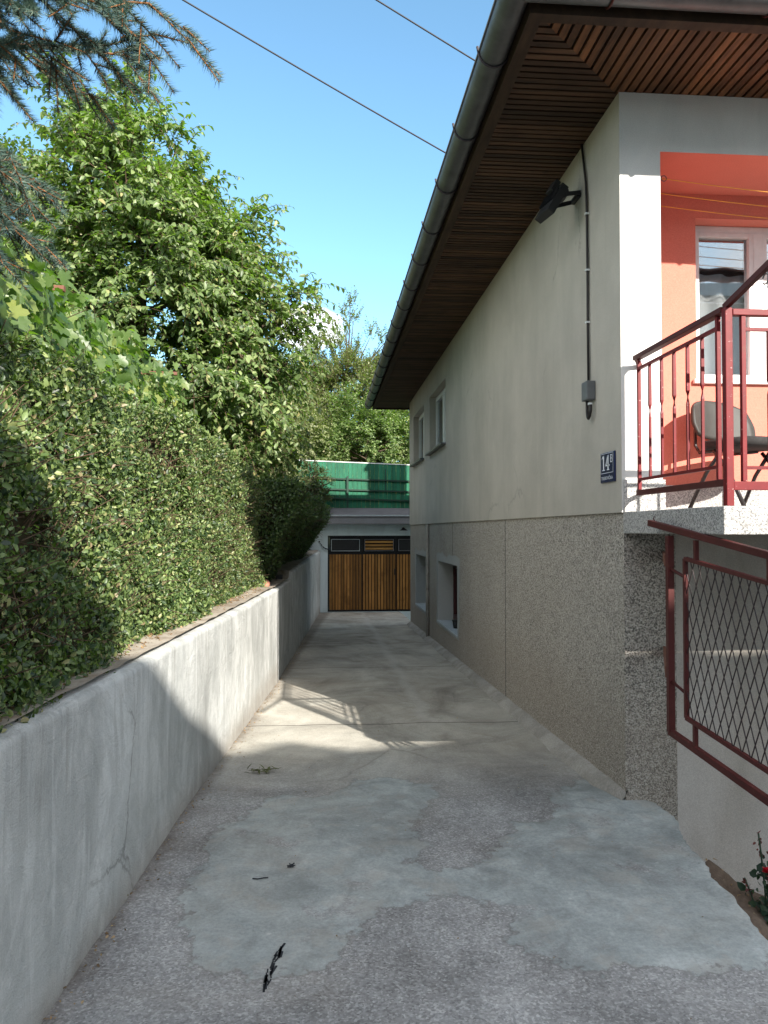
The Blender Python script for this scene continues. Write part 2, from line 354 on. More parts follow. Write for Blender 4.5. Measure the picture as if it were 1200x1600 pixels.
M['cherry'] = mat_leaf('cherry leaves', [(0, (.045, .075, .026)), (.4, (.105, .155, .052)), (.75, (.175, .235, .090)), (.95, (.25, .30, .13)), (1, (.30, .26, .11))], .30)
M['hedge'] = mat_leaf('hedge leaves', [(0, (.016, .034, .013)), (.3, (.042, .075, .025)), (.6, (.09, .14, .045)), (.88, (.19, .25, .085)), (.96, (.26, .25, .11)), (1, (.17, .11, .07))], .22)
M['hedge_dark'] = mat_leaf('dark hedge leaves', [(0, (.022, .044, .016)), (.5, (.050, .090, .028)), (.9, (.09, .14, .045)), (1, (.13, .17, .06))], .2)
M['vine'] = mat_leaf('vine leaves', [(0, (.04, .085, .02)), (.5, (.085, .14, .04)), (.85, (.14, .20, .065)), (1, (.28, .30, .08))], .36, .42, .5)
M['olive'] = mat_leaf('olive green leaves', [(0, (.060, .075, .032)), (.5, (.14, .160, .070)), (.9, (.25, .265, .14)), (1, (.26, .23, .14))], .25, .45, .5)
M['pear'] = mat_leaf('pear leaves', [(0, (.050, .072, .026)), (.5, (.125, .155, .060)), (.9, (.22, .245, .11)), (1, (.28, .29, .13))], .28, .45, .5)
M['lime'] = mat_leaf('yellow green leaves', [(0, (.060, .095, .020)), (.5, (.11, .16, .035)), (1, (.20, .24, .06))], .32)
M['spruce'] = mat_leaf('blue spruce needles', [(0, (.030, .065, .060)), (.5, (.065, .115, .10)), (1, (.16, .20, .15))], .1, .6, .2, (.6, .8, .6))
M['rose_leaf'] = mat_leaf('rose leaves', [(0, (.010, .030, .018)), (.6, (.022, .055, .028)), (1, (.05, .09, .04))], .15)
M['rose_red'] = mat_leaf('young red rose leaves', [(0, (.07, .012, .014)), (1, (.16, .03, .03))], .2)
M['petal'] = mat_plain('red petals', (.55, .008, .03), .5)
M['orangeline'] = mat_plain('orange cord', (.75, .36, .05), .6)
M['wire'] = mat_plain('black wire', (.02, .02, .025), .6)
M['gatewire'] = mat_plain('dark mesh wire', (.025, .014, .016), .6)
M['brightred'] = mat_plain('red sun glint', (.60, .03, .03), .4)  # unused; sunlight on the gate post as a painted red
M['enamel'] = mat_plain('dark blue enamel', (.012, .018, .075), .25, .5)
M['lettering'] = mat_plain('white enamel lettering', (.78, .80, .84), .4, .4, 0, .03)
M['terracotta'] = mat_plain('pinkish stone ball', (.50, .22, .15), .8)
M['char'] = mat_plain('charcoal', (.028, .03, .036), .9)
M['drygrass'] = mat_plain('wilted green weed', (.10, .11, .04), .9)
M['litter'] = mat_leaf('dry leaf litter', [(0, (.12, .07, .035)), (.6, (.28, .17, .09)), (1, (.42, .28, .16))], .15)
M['mould'] = mat_plain('pale curtain cord', (.6, .6, .6), .6)
M['chip'] = mat_plain('black stain', (.018, .018, .022), .8)

# ------------------------------------------------------------------ mesh helpers
class MB:
    def __init__(s): s.v = []; s.f = []
    def add(s, vs, fs):
        b = len(s.v); s.v += [tuple(p) for p in vs]; s.f += [tuple(b + i for i in f) for f in fs]; return s
    def box(s, a, b):
        x0, y0, z0 = a; x1, y1, z1 = b
        return s.add([(x0, y0, z0), (x1, y0, z0), (x1, y1, z0), (x0, y1, z0), (x0, y0, z1), (x1, y0, z1), (x1, y1, z1), (x0, y1, z1)],
                     [(0, 3, 2, 1), (4, 5, 6, 7), (0, 1, 5, 4), (1, 2, 6, 5), (2, 3, 7, 6), (3, 0, 4, 7)])
    def quad(s, *p): return s.add(p, [tuple(range(len(p)))])
    def obox(s, c, ax, half):
        c = Vector(c); ax = [Vector(a).normalized() * h for a, h in zip(ax, half)]
        vs = [c + ax[0] * i + ax[1] * j + ax[2] * k for k in (-1, 1) for j in (-1, 1) for i in (-1, 1)]
        return s.add(vs, [(0, 2, 3, 1), (4, 5, 7, 6), (0, 1, 5, 4), (1, 3, 7, 5), (3, 2, 6, 7), (2, 0, 4, 6)])
    def bar(s, p, q, w, h=None, up=(0, 0, 1)):
        h = h or w; p = Vector(p); q = Vector(q); d = (q - p)
        L = d.length; d.normalize(); up = Vector(up)
        if abs(d.dot(up)) > .98: up = Vector((0, 1, 0))
        a = d.cross(up).normalized(); b = a.cross(d).normalized()
        return s.obox((p + q) / 2, (d, a, b), (L / 2, w / 2, h / 2))
    def tube(s, pts, r, n=8, caps=True, a0=0, a1=2 * math.pi):
        pts = [Vector(p) for p in pts]; rr = r if isinstance(r, (list, tuple)) else [r] * len(pts)
        base = len(s.v); ref = None
        for i, p in enumerate(pts):
            d = (pts[min(i + 1, len(pts) - 1)] - pts[max(i - 1, 0)]).normalized()
            if ref is None:
                ref = Vector((0, 0, 1)) if abs(d.z) < .9 else Vector((1, 0, 0))
            a = d.cross(ref).normalized(); b = a.cross(d).normalized(); ref = b
            for k in range(n):
                t = 2 * math.pi * k / n; s.v.append(tuple(p + (a * math.cos(t) + b * math.sin(t)) * rr[i]))
        for i in range(len(pts) - 1):
            for k in range(n):
                k2 = (k + 1) % n
                s.f.append((base + i * n + k, base + i * n + k2, base + (i + 1) * n + k2, base + (i + 1) * n + k))
        if caps:
            s.f.append(tuple(base + k for k in range(n))[::-1]); s.f.append(tuple(base + (len(pts) - 1) * n + k for k in range(n)))
        return s
    def ball(s, c, r, n=10, m=7, jit=0):
        c = Vector(c); rr = r if isinstance(r, (list, tuple)) else (r, r, r); base = len(s.v)
        s.v.append(tuple(c + Vector((0, 0, rr[2]))))
        for i in range(1, m):
            ph = math.pi * i / m
            for k in range(n):
                t = 2 * math.pi * k / n; j = 1 + random.uniform(-jit, jit)
                s.v.append(tuple(c + Vector((rr[0] * math.sin(ph) * math.cos(t) * j, rr[1] * math.sin(ph) * math.sin(t) * j, rr[2] * math.cos(ph) * j))))
        s.v.append(tuple(c - Vector((0, 0, rr[2]))))
        for k in range(n): s.f.append((base, base + 1 + k, base + 1 + (k + 1) % n))
        for i in range(m - 2):
            for k in range(n):
                a = base + 1 + i * n
                s.f.append((a + k, a + n + k, a + n + (k + 1) % n, a + (k + 1) % n))
        e = base + 1 + (m - 1) * n; a = base + 1 + (m - 2) * n
        for k in range(n): s.f.append((a + k, e, a + (k + 1) % n))
        return s

LOC = {}
def link(name, me, mat, parent=None, origin=None, smooth=False):
    o = bpy.data.objects.new(name, me); C.objects.link(o)
    me.materials.append(mat)
    if smooth: me.polygons.foreach_set('use_smooth', [True] * len(me.polygons))
    if parent is not None: o.parent = parent; LOC[o] = LOC[parent]
    else:
        o.location = (origin[0], origin[1], origin[2] + H); LOC[o] = Vector(origin)
    return o
def obj(name, mb, mat, parent=None, origin=None, smooth=False, bevel=0):
    me = bpy.data.meshes.new(name)
    if parent is not None: org = LOC[parent]
    else:
        if origin is None:
            a = np.array(mb.v); origin = ((a[:, 0].min() + a[:, 0].max()) / 2, (a[:, 1].min() + a[:, 1].max()) / 2, a[:, 2].min())
        org = Vector(origin)
    me.from_pydata([(x - org[0], y - org[1], z - org[2]) for x, y, z in mb.v], [], mb.f); me.update()
    o = link(name, me, mat, parent, tuple(org), smooth)
    if bevel:
        b = o.modifiers.new('bevel', 'BEVEL'); b.width = bevel; b.segments = 2; b.limit_method = 'ANGLE'
    return o
def tag(o, label, cat, group=None, kind=None):
    if label: o['label'] = label
    if cat: o['category'] = cat
    if group: o['group'] = group
    if kind: o['kind'] = kind
    return o
def thing(name, label, cat, loc, group=None):
    o = bpy.data.objects.new(name, None); C.objects.link(o); o.empty_display_size = .2
    o.location = (loc[0], loc[1], loc[2] + H); LOC[o] = Vector(loc)
    return tag(o, label, cat, group)
def struct(name, mb, mat, label, cat, origin=(0, 0, -H), kind='structure', smooth=False):
    return tag(obj(name, mb, mat, None, origin, smooth), label, cat, None, kind)

def big_mesh(name, parts, mat, parent=None, origin=(0, 0, 0), smooth=False):
    """parts: list of (verts (N,3), faces (M,k)); joined as ONE mesh"""
    vs, loops, starts, totals = [], [], [], []; vo = 0; lo = 0
    for v, f in parts:
        if len(v) == 0: continue
        vs.append(v); f = np.asarray(f, dtype=np.int64) + vo; vo += len(v); k = f.shape[1]
        loops.append(f.ravel()); starts.append(lo + np.arange(len(f)) * k); totals.append(np.full(len(f), k)); lo += f.size
    vs = np.concatenate(vs); org = LOC[parent] if parent is not None else origin
    vs = vs - np.array(org)[None, :]
    loops = np.concatenate(loops); starts = np.concatenate(starts); totals = np.concatenate(totals)
    me = bpy.data.meshes.new(name)
    me.vertices.add(len(vs)); me.vertices.foreach_set('co', vs.astype(np.float32).ravel())
    me.loops.add(len(loops)); me.loops.foreach_set('vertex_index', loops.astype(np.int32))
    me.polygons.add(len(starts)); me.polygons.foreach_set('loop_start', starts.astype(np.int32))
    try: me.polygons.foreach_set('loop_total', totals.astype(np.int32))
    except Exception: pass
    me.update(calc_edges=True); me.validate()
    return link(name, me, mat, parent, origin, smooth)

def nrm(a): return a / np.maximum(np.linalg.norm(a, axis=-1, keepdims=True), 1e-9)
# leaf templates: unit length along x, width along y, z up; (verts, tri faces)
def T_oval(w=.28, fold=.10, curl=.12):
    v = np.array([(0, 0, 0), (.3, w * .9, fold), (.3, -w * .9, fold), (.36, 0, 0), (.7, w * .75, fold * .7 - curl * .4), (.7, -w * .75, fold * .7 - curl * .4), (.72, 0, -curl * .5), (1, 0, -curl)])
    f = np.array([(0, 1, 3), (0, 3, 2), (1, 4, 6), (1, 6, 3), (3, 6, 5), (3, 5, 2), (4, 7, 6), (6, 7, 5)][:])
    return v, f[:, ::-1]
def T_diamond(w=.32, fold=.12):
    v = np.array([(0, 0, 0), (.45, w, fold), (1, 0, 0), (.45, -w, fold)])
    return v, np.array([(0, 2, 1), (0, 3, 2)])
def T_palm():
    ang = [180, 150, 118, 95, 68, 45, 22, 0, -22, -45, -68, -95, -118, -150]
    rad = [.12, .42, .50, .36, .58, .40, .62, .74, .62, .40, .58, .36, .50, .42]
    v = [(.30, 0, -.03)] + [(.30 + r * math.cos(R(a)), r * math.sin(R(a)), .10 * abs(math.sin(R(a))) - .10 * r) for a, r in zip(ang, rad)]
    n = len(ang); f = [(0, 1 + (i + 1) % n, 1 + i) for i in range(n)]
    return np.array(v), np.array(f)
def batch(T, pos, ax, nr, size):
    tv, tf = T; ax = nrm(ax); y = nrm(np.cross(nr, ax)); z = np.cross(ax, y)
    s = np.asarray(size).reshape(-1, 1, 1) if np.ndim(size) else size
    v = pos[:, None, :] + s * (tv[None, :, 0:1] * ax[:, None, :] + tv[None, :, 1:2] * y[:, None, :] + tv[None, :, 2:3] * z[:, None, :])
    N, K = len(pos), len(tv)
    f = (tf[None] + (np.arange(N) * K)[:, None, None]).reshape(-1, tf.shape[1])
    return v.reshape(-1, 3), f
def sticks(p, q, r0, r1):
    d = nrm(q - p); ref = np.where(np.abs(d[:, 2:3]) > .9, np.array([[1., 0, 0]]), np.array([[0, 0, 1.]]))
    a = nrm(np.cross(d, ref)); b = np.cross(a, d); vs = []
    r0 = np.broadcast_to(np.asarray(r0, float).reshape(-1, 1), (len(p), 1)); r1 = np.broadcast_to(np.asarray(r1, float).reshape(-1, 1), (len(p), 1))
    for (c, rr) in ((p, r0), (q, r1)):
        for k in range(3):
            t = 2 * math.pi * k / 3; vs.append(c + rr * (a * math.cos(t) + b * math.sin(t)))
    v = np.stack(vs, 1).reshape(-1, 3); N = len(p)
    f0 = np.array([(0, 1, 4, 3), (1, 2, 5, 4), (2, 0, 3, 5)])
    return v, (f0[None] + (np.arange(N) * 6)[:, None, None]).reshape(-1, 4)

# value noise for geometry
def vnoise(x, y, z=0, s=0):
    def h(i, j, k): 
        n = np.sin(i * 127.1 + j * 311.7 + k * 74.7 + s * 19.3) * 43758.5453; return n - np.floor(n)
    x = np.asarray(x, float); y = np.asarray(y, float); z = np.asarray(z, float) + 0 * x
    i, j, k = np.floor(x), np.floor(y), np.floor(z); u, v, w = x - i, y - j, z - k
    u, v, w = u * u * (3 - 2 * u), v * v * (3 - 2 * v), w * w * (3 - 2 * w)
    def L(a, b, t): return a + (b - a) * t
    return L(L(L(h(i, j, k), h(i + 1, j, k), u), L(h(i, j + 1, k), h(i + 1, j + 1, k), u), v),
             L(L(h(i, j, k + 1), h(i + 1, j, k + 1), u), L(h(i, j + 1, k + 1), h(i + 1, j + 1, k + 1), u), v), w)

# ================================================================== GROUND
def ground_z(y): return -H - .03 * np.maximum(0, np.asarray(y) - 4.6)
def wall_x(y):   # front face of the retaining wall
    y = np.asarray(y, float)
    return np.where(y < 9.164, -.95 + .0613 * (y - 2.686), -.553 + .0421 * (y - 9.164))
PATCH = [(-0.37, 4.7), (-0.27, 4.91), (-0.03, 4.83), (0.1, 4.98), (0.23, 5.14), (0.4, 5.2), (0.59, 5.11), (0.75, 5.03), (0.69, 4.7), (0.57, 4.44), (0.48, 4.35), (0.55, 4.16), (0.53, 4.0), (0.39, 3.81), (0.53, 3.76), (0.77, 3.79), (0.85, 3.88), (1.08, 4.26), (1.32, 4.33), (1.4, 4.7), (1.8, 5.15), (1.87, 4.66), (2.05, 4.59), (1.98, 3.62), (1.85, 3.0), (1.61, 2.79), (1.36, 2.81), (1.14, 2.88), (1.04, 2.83), (0.9, 2.87), (0.81, 2.93), (0.74, 3.03), (0.72, 3.08), (0.79, 3.17), (0.75, 3.34), (0.67, 3.43), (0.56, 3.5), (0.26, 3.36), (0.23, 3.32), (0.13, 3.17), (0.08, 3.01), (-0.04, 2.91), (-0.15, 2.9), (-0.28, 2.89), (-0.39, 2.93), (-0.5, 3.01), (-0.56, 3.15), (-0.64, 3.5), (-0.64, 3.72), (-0.61, 4.04), (-0.56, 4.38)]
def poly_sd(px, py, poly):
    d = np.full(px.shape, 1e9); inside = np.zeros(px.shape, bool); n = len(poly)
    for i in range(n):
        ax, ay = poly[i]; bx, by = poly[(i + 1) % n]
        ex, ey = bx - ax, by - ay; t = np.clip(((px - ax) * ex + (py - ay) * ey) / (ex * ex + ey * ey), 0, 1)
        d = np.minimum(d, np.hypot(px - ax - t * ex, py - ay - t * ey))
        c = ((ay > py) != (by > py)) & (px < (bx - ax) * (py - ay) / ((by - ay) if by != ay else 1e-9) + ax); inside ^= c
    return np.where(inside, d, -d)
ys = np.concatenate([np.arange(-9, 1, .4), np.arange(1, 6.5, .03), np.arange(6.5, 9, .08), np.arange(9, 19.8, .3), [19.72]])
def right_x(y): return np.interp(y, [-9, 2.2, 3.0, 3.55, 4.0, 4.3, 4.5, 4.56, 20], [1.73, 1.74, 1.78, 1.835, 1.93, 2.0, 2.0, 1.93, 1.93])
nc = 110; u = np.linspace(0, 1, nc)
YY = np.repeat(ys[:, None], nc, 1); XL = wall_x(YY) - .1; XR = right_x(YY) + (vnoise(YY * 9, 0 * YY) - .5) * .035 + (vnoise(YY * 31, 0 * YY, 4) - .5) * .022
XX = XL + (XR - XL) * u[None, :]
SD = poly_sd(XX, YY, PATCH)
ZZ = ground_z(YY) + (vnoise(XX * 2.2, YY * 2.2) - .5) * .012 + (vnoise(XX * 9, YY * 9) - .5) * .004 + np.clip(SD * .1, 0, .006)
v = np.stack([XX, YY, ZZ], -1).reshape(-1, 3)
nr_ = len(ys); idx = np.arange(nr_ * nc).reshape(nr_, nc)
f = np.stack([idx[:-1, :-1], idx[:-1, 1:], idx[1:, 1:], idx[1:, :-1]], -1).reshape(-1, 4)
low = v.reshape(nr_, nc, 3)[:, -1, :].copy(); low[:, 2] -= .9; low[:, 0] += .03
b0 = len(v); v2 = np.concatenate([v, low]); e = idx[:, -1]; li = b0 + np.arange(nr_)
f2 = np.stack([e[:-1], li[:-1], li[1:], e[1:]], -1)
dw = big_mesh('driveway', [(v2, np.concatenate([f, f2]))], M['drive'], None, (0, 0, 0), True)
tag(dw, 'worn grey concrete driveway with pale skim patches running to the garage', 'driveway', None, 'structure')
at = dw.data.attributes.new('patch', 'FLOAT', 'POINT'); at.data.foreach_set('value', np.concatenate([SD.ravel(), np.full(nr_, -1.)]).astype(np.float32))

# far base ground to the horizon
mb = MB(); mb.quad((-900, -900, -2.6), (900, -900, -2.6), (900, 900, -2.6), (-900, 900, -2.6))
struct('ground', mb, M['grassground'], 'flat green land reaching to the horizon', 'ground')
# lower yard on the right of the driveway, with soil against the house
def grid(name, x0, x1, y0, y1, nx, ny, fz, mat, label, cat, smooth=True):
    X, Y = np.meshgrid(np.linspace(x0, x1, nx), np.linspace(y0, y1, ny)); Z = fz(X, Y)
    v = np.stack([X, Y, Z], -1).reshape(-1, 3); i = np.arange(nx * ny).reshape(ny, nx)
    f = np.stack([i[:-1, :-1], i[:-1, 1:], i[1:, 1:], i[1:, :-1]], -1).reshape(-1, 4)
    return tag(big_mesh(name, [(v, f)], mat, None, (0, 0, -H), smooth), label, cat, None, 'structure')
def bed(X, Y):
    d = np.hypot((X - 2.10) / .36, (Y - 4.1) / .6)
    return -2.28 + .40 * np.exp(-d * d) + (vnoise(X * 6, Y * 6) - .5) * .12 + (vnoise(X * 22, Y * 22) - .5) * .05
grid('soil_bed', 1.78, 7, -2, 4.58, 90, 110, bed, M['soil'], 'bare brown soil bed below the driveway edge in front of the house', 'soil')
def garden(X, Y):
    return -.74 + np.clip(-X - 4, 0, 40) * .05 + np.maximum(0, Y - 12) * .09 + (vnoise(X * 1.5, Y * 1.5) - .5) * .08
def gx(X, Y, fz): return fz(X, Y)
Yg = np.linspace(-9, 19.6, 90); ug = np.linspace(0, 1, 60)
GX = (wall_x(Yg)[:, None] - .12) * (1 - ug[None]) + (-30) * ug[None]; GY = np.repeat(Yg[:, None], 60, 1); GZ = garden(GX, GY) - .03
i = np.arange(GX.size).reshape(GX.shape)
big = big_mesh('garden_ground', [(np.stack([GX, GY, GZ], -1).reshape(-1, 3), np.stack([i[:-1, 1:], i[:-1, :-1], i[1:, :-1], i[1:, 1:]], -1).reshape(-1, 4))], M['soil'], None, (0, 0, -H), True)
tag(big, 'raised garden soil behind the retaining wall and hedge', 'ground', None, 'structure')
def hill(X, Y): return np.where(Y < 20.3, .45, .45 + (Y - 20.3) * .10) + np.maximum(0, -X - 6) * .02 + (vnoise(X * .3, Y * .3) - .5) * .5 * np.clip((Y - 20.4) / 4, 0, 1)
grid('hillside', -60, 70, 20.15, 120, 90, 70, hill, M['grassground'], 'green hillside rising behind the garage', 'hillside')

# ================================================================== RETAINING WALL
def wall_strip(y0, y1, ztop, thick, n, proud=0, zb=-2.4):
    """front skin, rounded top edge and back"""
    ysn = np.linspace(y0, y1, n); P = []
    prof = [('f', zb, 0), ('f', -.3, 0), ('f', -.03, 0), ('f', -.010, .003), ('f', 0, .016), ('b', .012, .5), ('b', .004, 1.0), ('b', -.6, 1.0)]
    mb = MB()
    for yy in ysn:
        x = float(wall_x(yy)) + proud; zt = float(ztop(yy)); row = []
        for kind, dz, dx in prof:
            z = dz if dz == zb else zt + dz
            wob = (float(vnoise(yy * 1.7, z * 2.1)) - .5) * .022 + (float(vnoise(yy * 7, z * 7)) - .5) * .008
            if dz == zb: row.append((x + wob * .3, yy, z))
            elif kind == 'f': row.append((x - dx + wob, yy, z + (float(vnoise(yy * 6, 3)) - .5) * .012))
            else: row.append((x - thick * dx, yy, z + (float(vnoise(yy * 5, dx * 3)) - .5) * .02))
        P.append(row)
    m = len(prof); base = len(mb.v)
    # subdivide vertical front
    for row in P: mb.v += row
    for a in range(n - 1):
        for k in range(m - 1):
            mb.f.append((base + a * m + k, base + (a + 1) * m + k, base + (a + 1) * m + k + 1, base + a * m + k + 1))
    mb.f.append(tuple(base + k for k in range(m))); mb.f.append(tuple(base + (n - 1) * m + k for k in range(m))[::-1])
    return mb
def cap_strip(y0, y1, ztop, thick, n, x0f=.03, lift=.030):
    mb = MB(); ysn = np.linspace(y0, y1, n); m = 5
    for yy in ysn:
        for k in range(m):
            t = k / (m - 1); x = float(wall_x(yy)) - x0f - (thick + .12) * t
            mb.v.append((x, yy, float(ztop(yy)) + lift + (float(vnoise(yy * 9, t * 4, 5)) - .5) * .014))
    for a in range(n - 1):
        for k in range(m - 1): mb.f.append((a * m + k, (a + 1) * m + k, (a + 1) * m + k + 1, a * m + k + 1))
    return mb
def zt_near(y): return -.63 - .009 * (y - 2)
def zt_far(y): return np.where(y < 11.1, -.705, -.612 + .008 * (y - 11.1))
w = thing('retaining_wall', 'pale rendered concrete retaining wall beside the driveway under the near hedge', 'wall', (-1, 2.7, -H), 'concrete retaining walls')
obj('wall_body', wall_strip(-6, 9.17, zt_near, .2, 160, .012), M['concwall'], w, smooth=True)
obj('wall_top', cap_strip(-6, 9.17, zt_near, .2, 120), M['walltop'], w, smooth=True)
w = thing('retaining_wall', 'shaded low concrete retaining wall with a step, beside the garage door', 'wall', (-.4, 14, -2), 'concrete retaining walls')
obj('wall_body', wall_strip(9.17, 19.68, zt_far, .2, 110), M['concwall'], w, smooth=True)
obj('wall_top', cap_strip(9.2, 19.68, zt_far, .2, 100), M['walltop'], w, smooth=True)

# ================================================================== HOUSE
X0, Y0, X1, Y1 = 1.807, 4.552, 9.6, 16.262
ZP, ZS = .107, 2.703          # plinth top, soffit level
house = thing('house', 'single storey grey plastered house on a pebble dash plinth right of the driveway', 'house', (X0, Y0, -H))
def holes(u0, u1, v0, v1, ops, du=.8):
    us = sorted({u0, u1, *[o[0] for o in ops], *[o[1] for o in ops]}); vs = sorted({v0, v1, *[o[2] for o in ops], *[o[3] for o in ops]})
    out = []
    for a, b in zip(us, us[1:]):
        for c, d in zip(vs, vs[1:]):
            if not any(o[0] <= a and b <= o[1] and o[2] <= c and d <= o[3] for o in ops): out.append((a, b, c, d))
    return out
def side_wall(mb, x, y0, y1, z0, z1, ops, depth):
    for a, b, c, d in holes(y0, y1, z0, z1, ops): mb.quad((x, b, c), (x, a, c), (x, a, d), (x, b, d))
    for a, b, c, d in ops:
        xi = x + depth
        mb.quad((x, a, c), (xi, a, c), (xi, a, d), (x, a, d)); mb.quad((x, b, c), (x, b, d), (xi, b, d), (xi, b, c))
        mb.quad((x, a, d), (xi, a, d), (xi, b, d), (x, b, d)); mb.quad((x, a, c), (x, b, c), (xi, b, c), (xi, a, c))
UW = [(11.38, 13.14, 1.29, 2.285), (13.87, 15.54, 1.29, 2.30)]
LW = [(10.465, 12.265, -1.48, -.495), (13.765, 15.23, -1.49, -.48)]
mb = MB(); side_wall(mb, X0, Y0, Y1, ZP, ZS, UW, .3)
mb.quad((X0, Y1, ZP), (X1, Y1, ZP), (X1, Y1, ZS), (X0, Y1, ZS)); mb.quad((X1, Y0, ZP), (X1, Y0, ZS), (X1, Y1, ZS), (X1, Y1, ZP))
mb.quad((X0, Y0, ZP), (X0, Y1, ZP), (X0 + .05, Y1, ZP), (X0 + .05, Y0 + .05, ZP)); mb.quad((X0, Y0, ZP), (X0 + .05, Y0 + .05, ZP), (X1, Y0 + .05, ZP), (X1, Y0, ZP))
obj('side_wall', mb, M['upper'], house)
XR_, XE = 2.066, 6.4          # recess from XR_ to XE
ZL, YB = 2.34, 5.115
mb = MB()   # white front: corner pier, lintel, right block
mb.quad((X0, Y0, ZP), (XR_, Y0, ZP), (XR_, Y0, ZL), (X0, Y0, ZL)); mb.quad((X0, Y0, ZL), (X1, Y0, ZL), (X1, Y0, ZS), (X0, Y0, ZS))
mb.quad((XE, Y0, ZP), (X1, Y0, ZP), (X1, Y0, ZL), (XE, Y0, ZL))
obj('front_wall', mb, M['whitewall'], house)
PW = (2.57, 4.35, 1.02, 2.17)
mb = MB()
for a, b, c, d in holes(XR_, XE, ZP, ZL, [PW]): mb.quad((a, YB, c), (b, YB, c), (b, YB, d), (a, YB, d))
dpt = YB + .19
a, b, c, d = PW
mb.quad((a, YB, c), (a, YB, d), (a, dpt, d), (a, dpt, c)); mb.quad((b, YB, c), (b, dpt, c), (b, dpt, d), (b, YB, d)); mb.quad((a, YB, d), (b, YB, d), (b, dpt, d), (a, dpt, d)); mb.quad((a, YB, c), (a, dpt, c), (b, dpt, c), (b, YB, c))
mb.quad((XR_, Y0, ZP), (XR_, YB, ZP), (XR_, YB, ZL), (XR_, Y0, ZL)); mb.quad((XE, Y0, ZP), (XE, Y0, ZL), (XE, YB, ZL), (XE, YB, ZP))
mb.quad((XR_, Y0, ZL), (XR_, YB, ZL), (XE, YB, ZL), (XE, Y0, ZL))
obj('porch_wall', mb, M['orange'], house)
mb = MB(); mb.box((XR_ + .002, YB - .012, ZP), (XE, YB - .001, ZP + .20)); mb.box((XR_ + .001, Y0 + .001, ZP), (XR_ + .012, YB - .013, ZP + .2)); mb.box((X0 + .012, Y0 - .012, ZP + .003), (XR_ + .012, Y0 - .001, ZP + .20))
obj('skirting', mb, M['terrazzo'], house)
# plinth
XP, YP = X0 + .018, Y0 + .018
mb = MB(); side_wall(mb, XP, YP, Y1, -3, ZP - .001, LW, .34)
mb.quad((XP, YP, -3), (2.15, YP, -3), (2.15, YP, ZP - .001), (XP, YP, ZP - .001)); mb.quad((XP, Y1, -3), (XP, Y1, ZP), (X1, Y1, ZP), (X1, Y1, -3))
pl = obj('plinth_wall', mb, M['pebble'], house)
mb = MB(); mb.quad((2.15, YP + .004, -3), (X1, YP + .004, -3), (X1, YP + .004, ZP - .003), (2.15, YP + .004, ZP - .003)); mb.quad((2.15, YP, -3), (2.15, YP + .004, -3), (2.15, YP + .004, ZP), (2.15, YP, ZP))
obj('basement_wall', mb, M['smooth'], house)
for yj, zt, zb in ((7.66, ZP - .004, -2.0), (10.88, ZP - .004, -.40)):
    mb = MB(); mb.box((XP - .0015, yj - .006, zb), (XP + .01, yj + .006, zt)); obj('plinth_joint', mb, M['char'], house)
mb = MB(); mb.tube([(XP - .03, 13.33, -1.9), (XP - .03, 13.33, ZP - .01)], .028, 8)
obj('drain_pipe', mb, M['footing'], house, smooth=True)
# plastered surrounds of the basement windows (irregular patch, 3 mm proud) and their reveals
for (a, b, c, d) in LW:
    mb = MB(); out = []; inn = []
    N = 40
    for k in range(N):
        t = k / N * 4; s_ = int(t); q = t - s_
        P = [(a, c), (b, c), (b, d), (a, d)]; p = P[s_]; p2 = P[(s_ + 1) % 4]
        y, z = p[0] + (p2[0] - p[0]) * q, p[1] + (p2[1] - p[1]) * q
        cy, cz = (a + b) / 2, (c + d) / 2
        far = 1.0 if s_ != 0 else .25
        oy = (.10 + .12 * random.random()) * (1 if y > cy else -1) * min(1, abs(y - cy) / (b - a) * 2.2); oz = (.07 + .10 * random.random()) * (1 if z > cz else -.3) * min(1, abs(z - cz) / (d - c) * 2.2)
        inn.append((XP - .004, y, z)); out.append((XP - .004, y + oy, z + oz))
    mb.v = inn + out; mb.f = [(k, (k + 1) % N, N + (k + 1) % N, N + k) for k in range(N)]
    xi = XP + .33; x = XP - .004; e = .004
    mb.quad((x, a + e, c + e), (xi, a + e, c + e), (xi, a + e, d - e), (x, a + e, d - e)); mb.quad((x, b - e, c + e), (x, b - e, d - e), (xi, b - e, d - e), (xi, b - e, c + e)); mb.quad((x, a + e, d - e), (xi, a + e, d - e), (xi, b - e, d - e), (x, b - e, d - e))
    obj('window_surround', mb, M['surround'], house)
